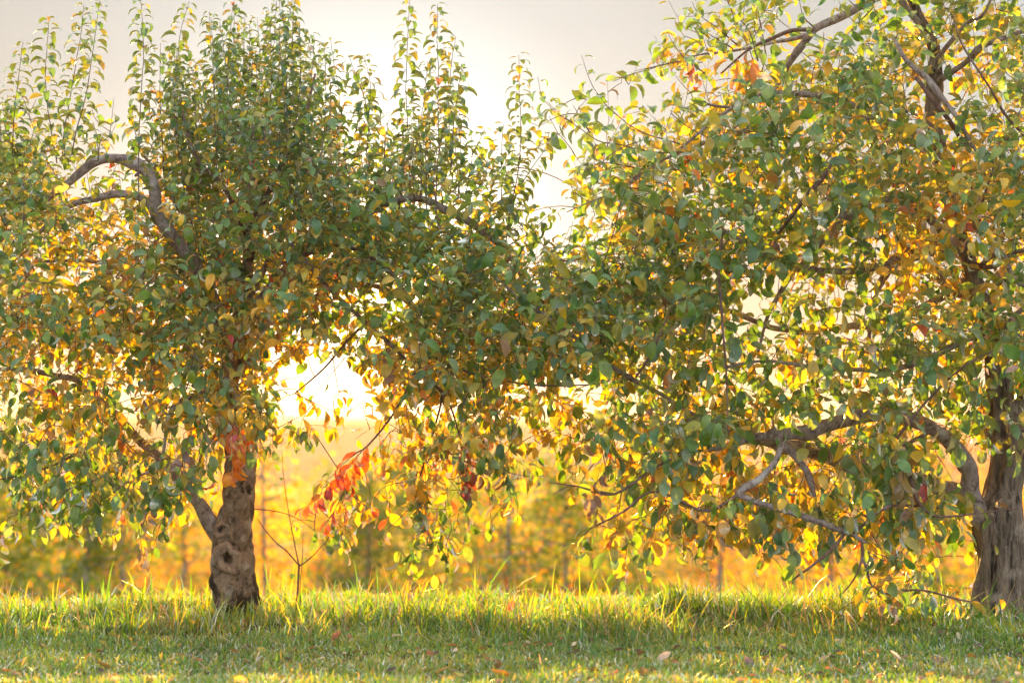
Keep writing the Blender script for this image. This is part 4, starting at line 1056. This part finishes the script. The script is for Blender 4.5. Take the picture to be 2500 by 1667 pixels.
FALLEN = [
 (294, 1567, .10, 0, TAN, 'tan curled leaf in the shaded grass left of the knotted trunk'),
 (332, 1568, .08, 1, PUR, 'dull mauve leaf beside the tan curled leaf, left grass'),
 (472, 1545, .06, 2, YLW, 'small yellow leaf in front of the knotted trunk, slightly left'),
 (257, 1600, .08, 3, DBR, 'dark brown crumpled leaf in the left lawn'),
 (269, 1639, .11, 1, PUR, 'long mauve brown leaf near the bottom edge, left side'),
 (812, 1572, .10, 0, RBR, 'brown leaf by the dark tussock right of the sapling'),
 (848, 1568, .07, 2, (.45, .16, .10), 'reddish leaf next to the tussock right of the sapling'),
 (1196, 1588, .085, 3, DBR, 'dark curled leaf alone in the middle lawn'),
 (1277, 1623, .06, 2, YLW, 'small yellow leaf in the middle lawn'),
 (1064, 1650, .10, 1, PAL, 'pale whitish leaf near the bottom edge, left of the large orange leaf'),
 (1242, 1661, .14, 0, ORG, 'large orange leaf cut by the bottom edge of the middle lawn'),
 (1128, 1659, .10, 2, YLW, 'yellow orange leaf by the bottom edge beside the large orange leaf'),
 (1210, 1641, .09, 1, RBR, 'red brown leaf just above the large orange leaf'),
 (1325, 1634, .08, 3, DBR, 'dark brown leaf right of the large orange leaf'),
 (1387, 1657, .11, 0, TAN, 'tan flat leaf by the bottom edge right of the large orange leaf'),
 (1465, 1639, .06, 2, PAL, 'small pale yellow leaf standing in the middle right lawn'),
 (1559, 1607, .08, 1, RBR, 'rust red leaf in the grass left of the pale crescent leaf'),
 (1607, 1622, .11, 3, PAL, 'pale crescent shaped leaf in the right middle lawn'),
 (1575, 1660, .10, 1, PUR, 'mauve leaf by the bottom edge below the pale crescent leaf'),
 (1773, 1630, .10, 0, RBR, 'brown leaf in the lawn left of the bright yellow leaf'),
 (1848, 1620, .11, 1, RBR, 'long red brown leaf just left of the bright yellow leaf'),
 (1834, 1636, .10, 3, PUR, 'purplish leaf lying under the long red brown leaf'),
 (1904, 1593, .085, 2, YLW, 'round bright yellow leaf in the right lawn'),
 (1912, 1641, .10, 0, YLW, 'flat yellow leaf near the bottom below the round yellow one'),
 (1993, 1625, .13, 4, TAN, 'broad tan lobed leaf in the right lawn'),
 (2123, 1606, .075, 2, PAL, 'small pale cream leaf upright in the right lawn'),
 (2199, 1620, .10, 1, (.68, .62, .50), 'whitish flat leaf in the far right lawn'),
 (2068, 1655, .18, 4, (.42, .22, .12), 'large brown lobed maple leaf at the bottom edge, right side'),
 (2270, 1625, .13, 4, (.30, .18, .13), 'dull brown lobed leaf in the far right lawn'),
 (2032, 1611, .05, 2, YLW, 'tiny yellow leaf above the broad tan lobed leaf'),
 (2475, 1630, .09, 0, TAN, 'light tan leaf near the bottom right corner'),
 (2479, 1561, .08, 1, RBR, 'red brown leaf in front of the furrowed trunk'),
 (2346, 1567, .07, 2, PAL, 'pale leaf in the grass left of the furrowed trunk base'),
 (1244, 1492, .09, 2, (.55, .09, .02), 'bright red leaf caught on the long grass in the middle'),
]
rf = np.random.RandomState(3)
for (px, py, L_, k, colr, lab) in FALLEN:
    p = on_ground(px, py)
    lift = .010 if py > 1560 else .04
    if py < 1500: p = at(px, py, 12.6); lift = 0
    o = bpy.data.objects.new('fallen_leaf', FL[k]); C.objects.link(o)
    o.location = (p[0], p[1], p[2] + lift); o.scale = (L_ * .68,) * 3
    o.rotation_euler = (rf.uniform(.15, .75) if py > 1500 else 1.4, rf.uniform(-.4, .4), rf.uniform(0, 6.28) if k != 2 else rf.uniform(-.6, .6))
    o.color = (*[c_ * rf.uniform(.9, 1.1) for c_ in colr], 1)
    tag(o, lab, 'leaf', 'fallen leaves on the grass')

# ------------------------------------------------------------------ small litter nobody could count
J = Joined(); rl = np.random.RandomState(8)
for k in range(900):
    y = rl.uniform(8.9, 12.6); x = rl.uniform(-1, 1) * (y * .215 + .4); z = float(gz(x, y))
    v, t_ = flat_leaf(k % 5); L_ = rl.uniform(.02, .055)
    a = rl.uniform(0, 6.28); n_ = np.array([rl.normal(0, .5), rl.normal(0, .5) - .3, 1.0]); M = leaf_frame(np.array([math.cos(a), math.sin(a), rl.normal(0, .3)]), n_)
    c = np.array([TAN, DBR, RBR, PAL, YLW, DBR, RBR, PUR][rl.randint(8)]) * rl.uniform(.7, 1.1)
    J.add((v * L_) @ M.T + np.array([x, y, z + rl.uniform(.005, .03)]), [], t_, c)
o = link('leaf_litter', J.mesh('leaf_litter', M_grass)); tag(o, 'scraps of dead leaf scattered through the grass', 'leaf litter', kind='stuff')
# dry seed stalks poking out of the long grass
J = Joined()
for k in range(260):
    y = rl.uniform(11.4, 13.6); x = rl.uniform(-1, 1) * (y * .215 + .3); z = float(gz(x, y)); h = rl.uniform(.10, .24)
    d = rl.normal(0, .25, 2); tt = np.linspace(0, 1, 5)[:, None]
    pth = np.array([x, y, z]) + np.hstack([d[None] * h * tt ** 1.5, h * tt]); V, F, T = tube(pth, np.linspace(.0022, .0010, 5), 3, cap=False)
    J.add(V, F, [], np.array([(.45, .34, .18), (.25, .15, .08), (.5, .42, .15)][rl.randint(3)]))
o = link('dry_stalks', J.mesh('dry_stalks', M_grass)); tag(o, 'thin dry seed stalks standing in the long grass', 'grass', kind='stuff')
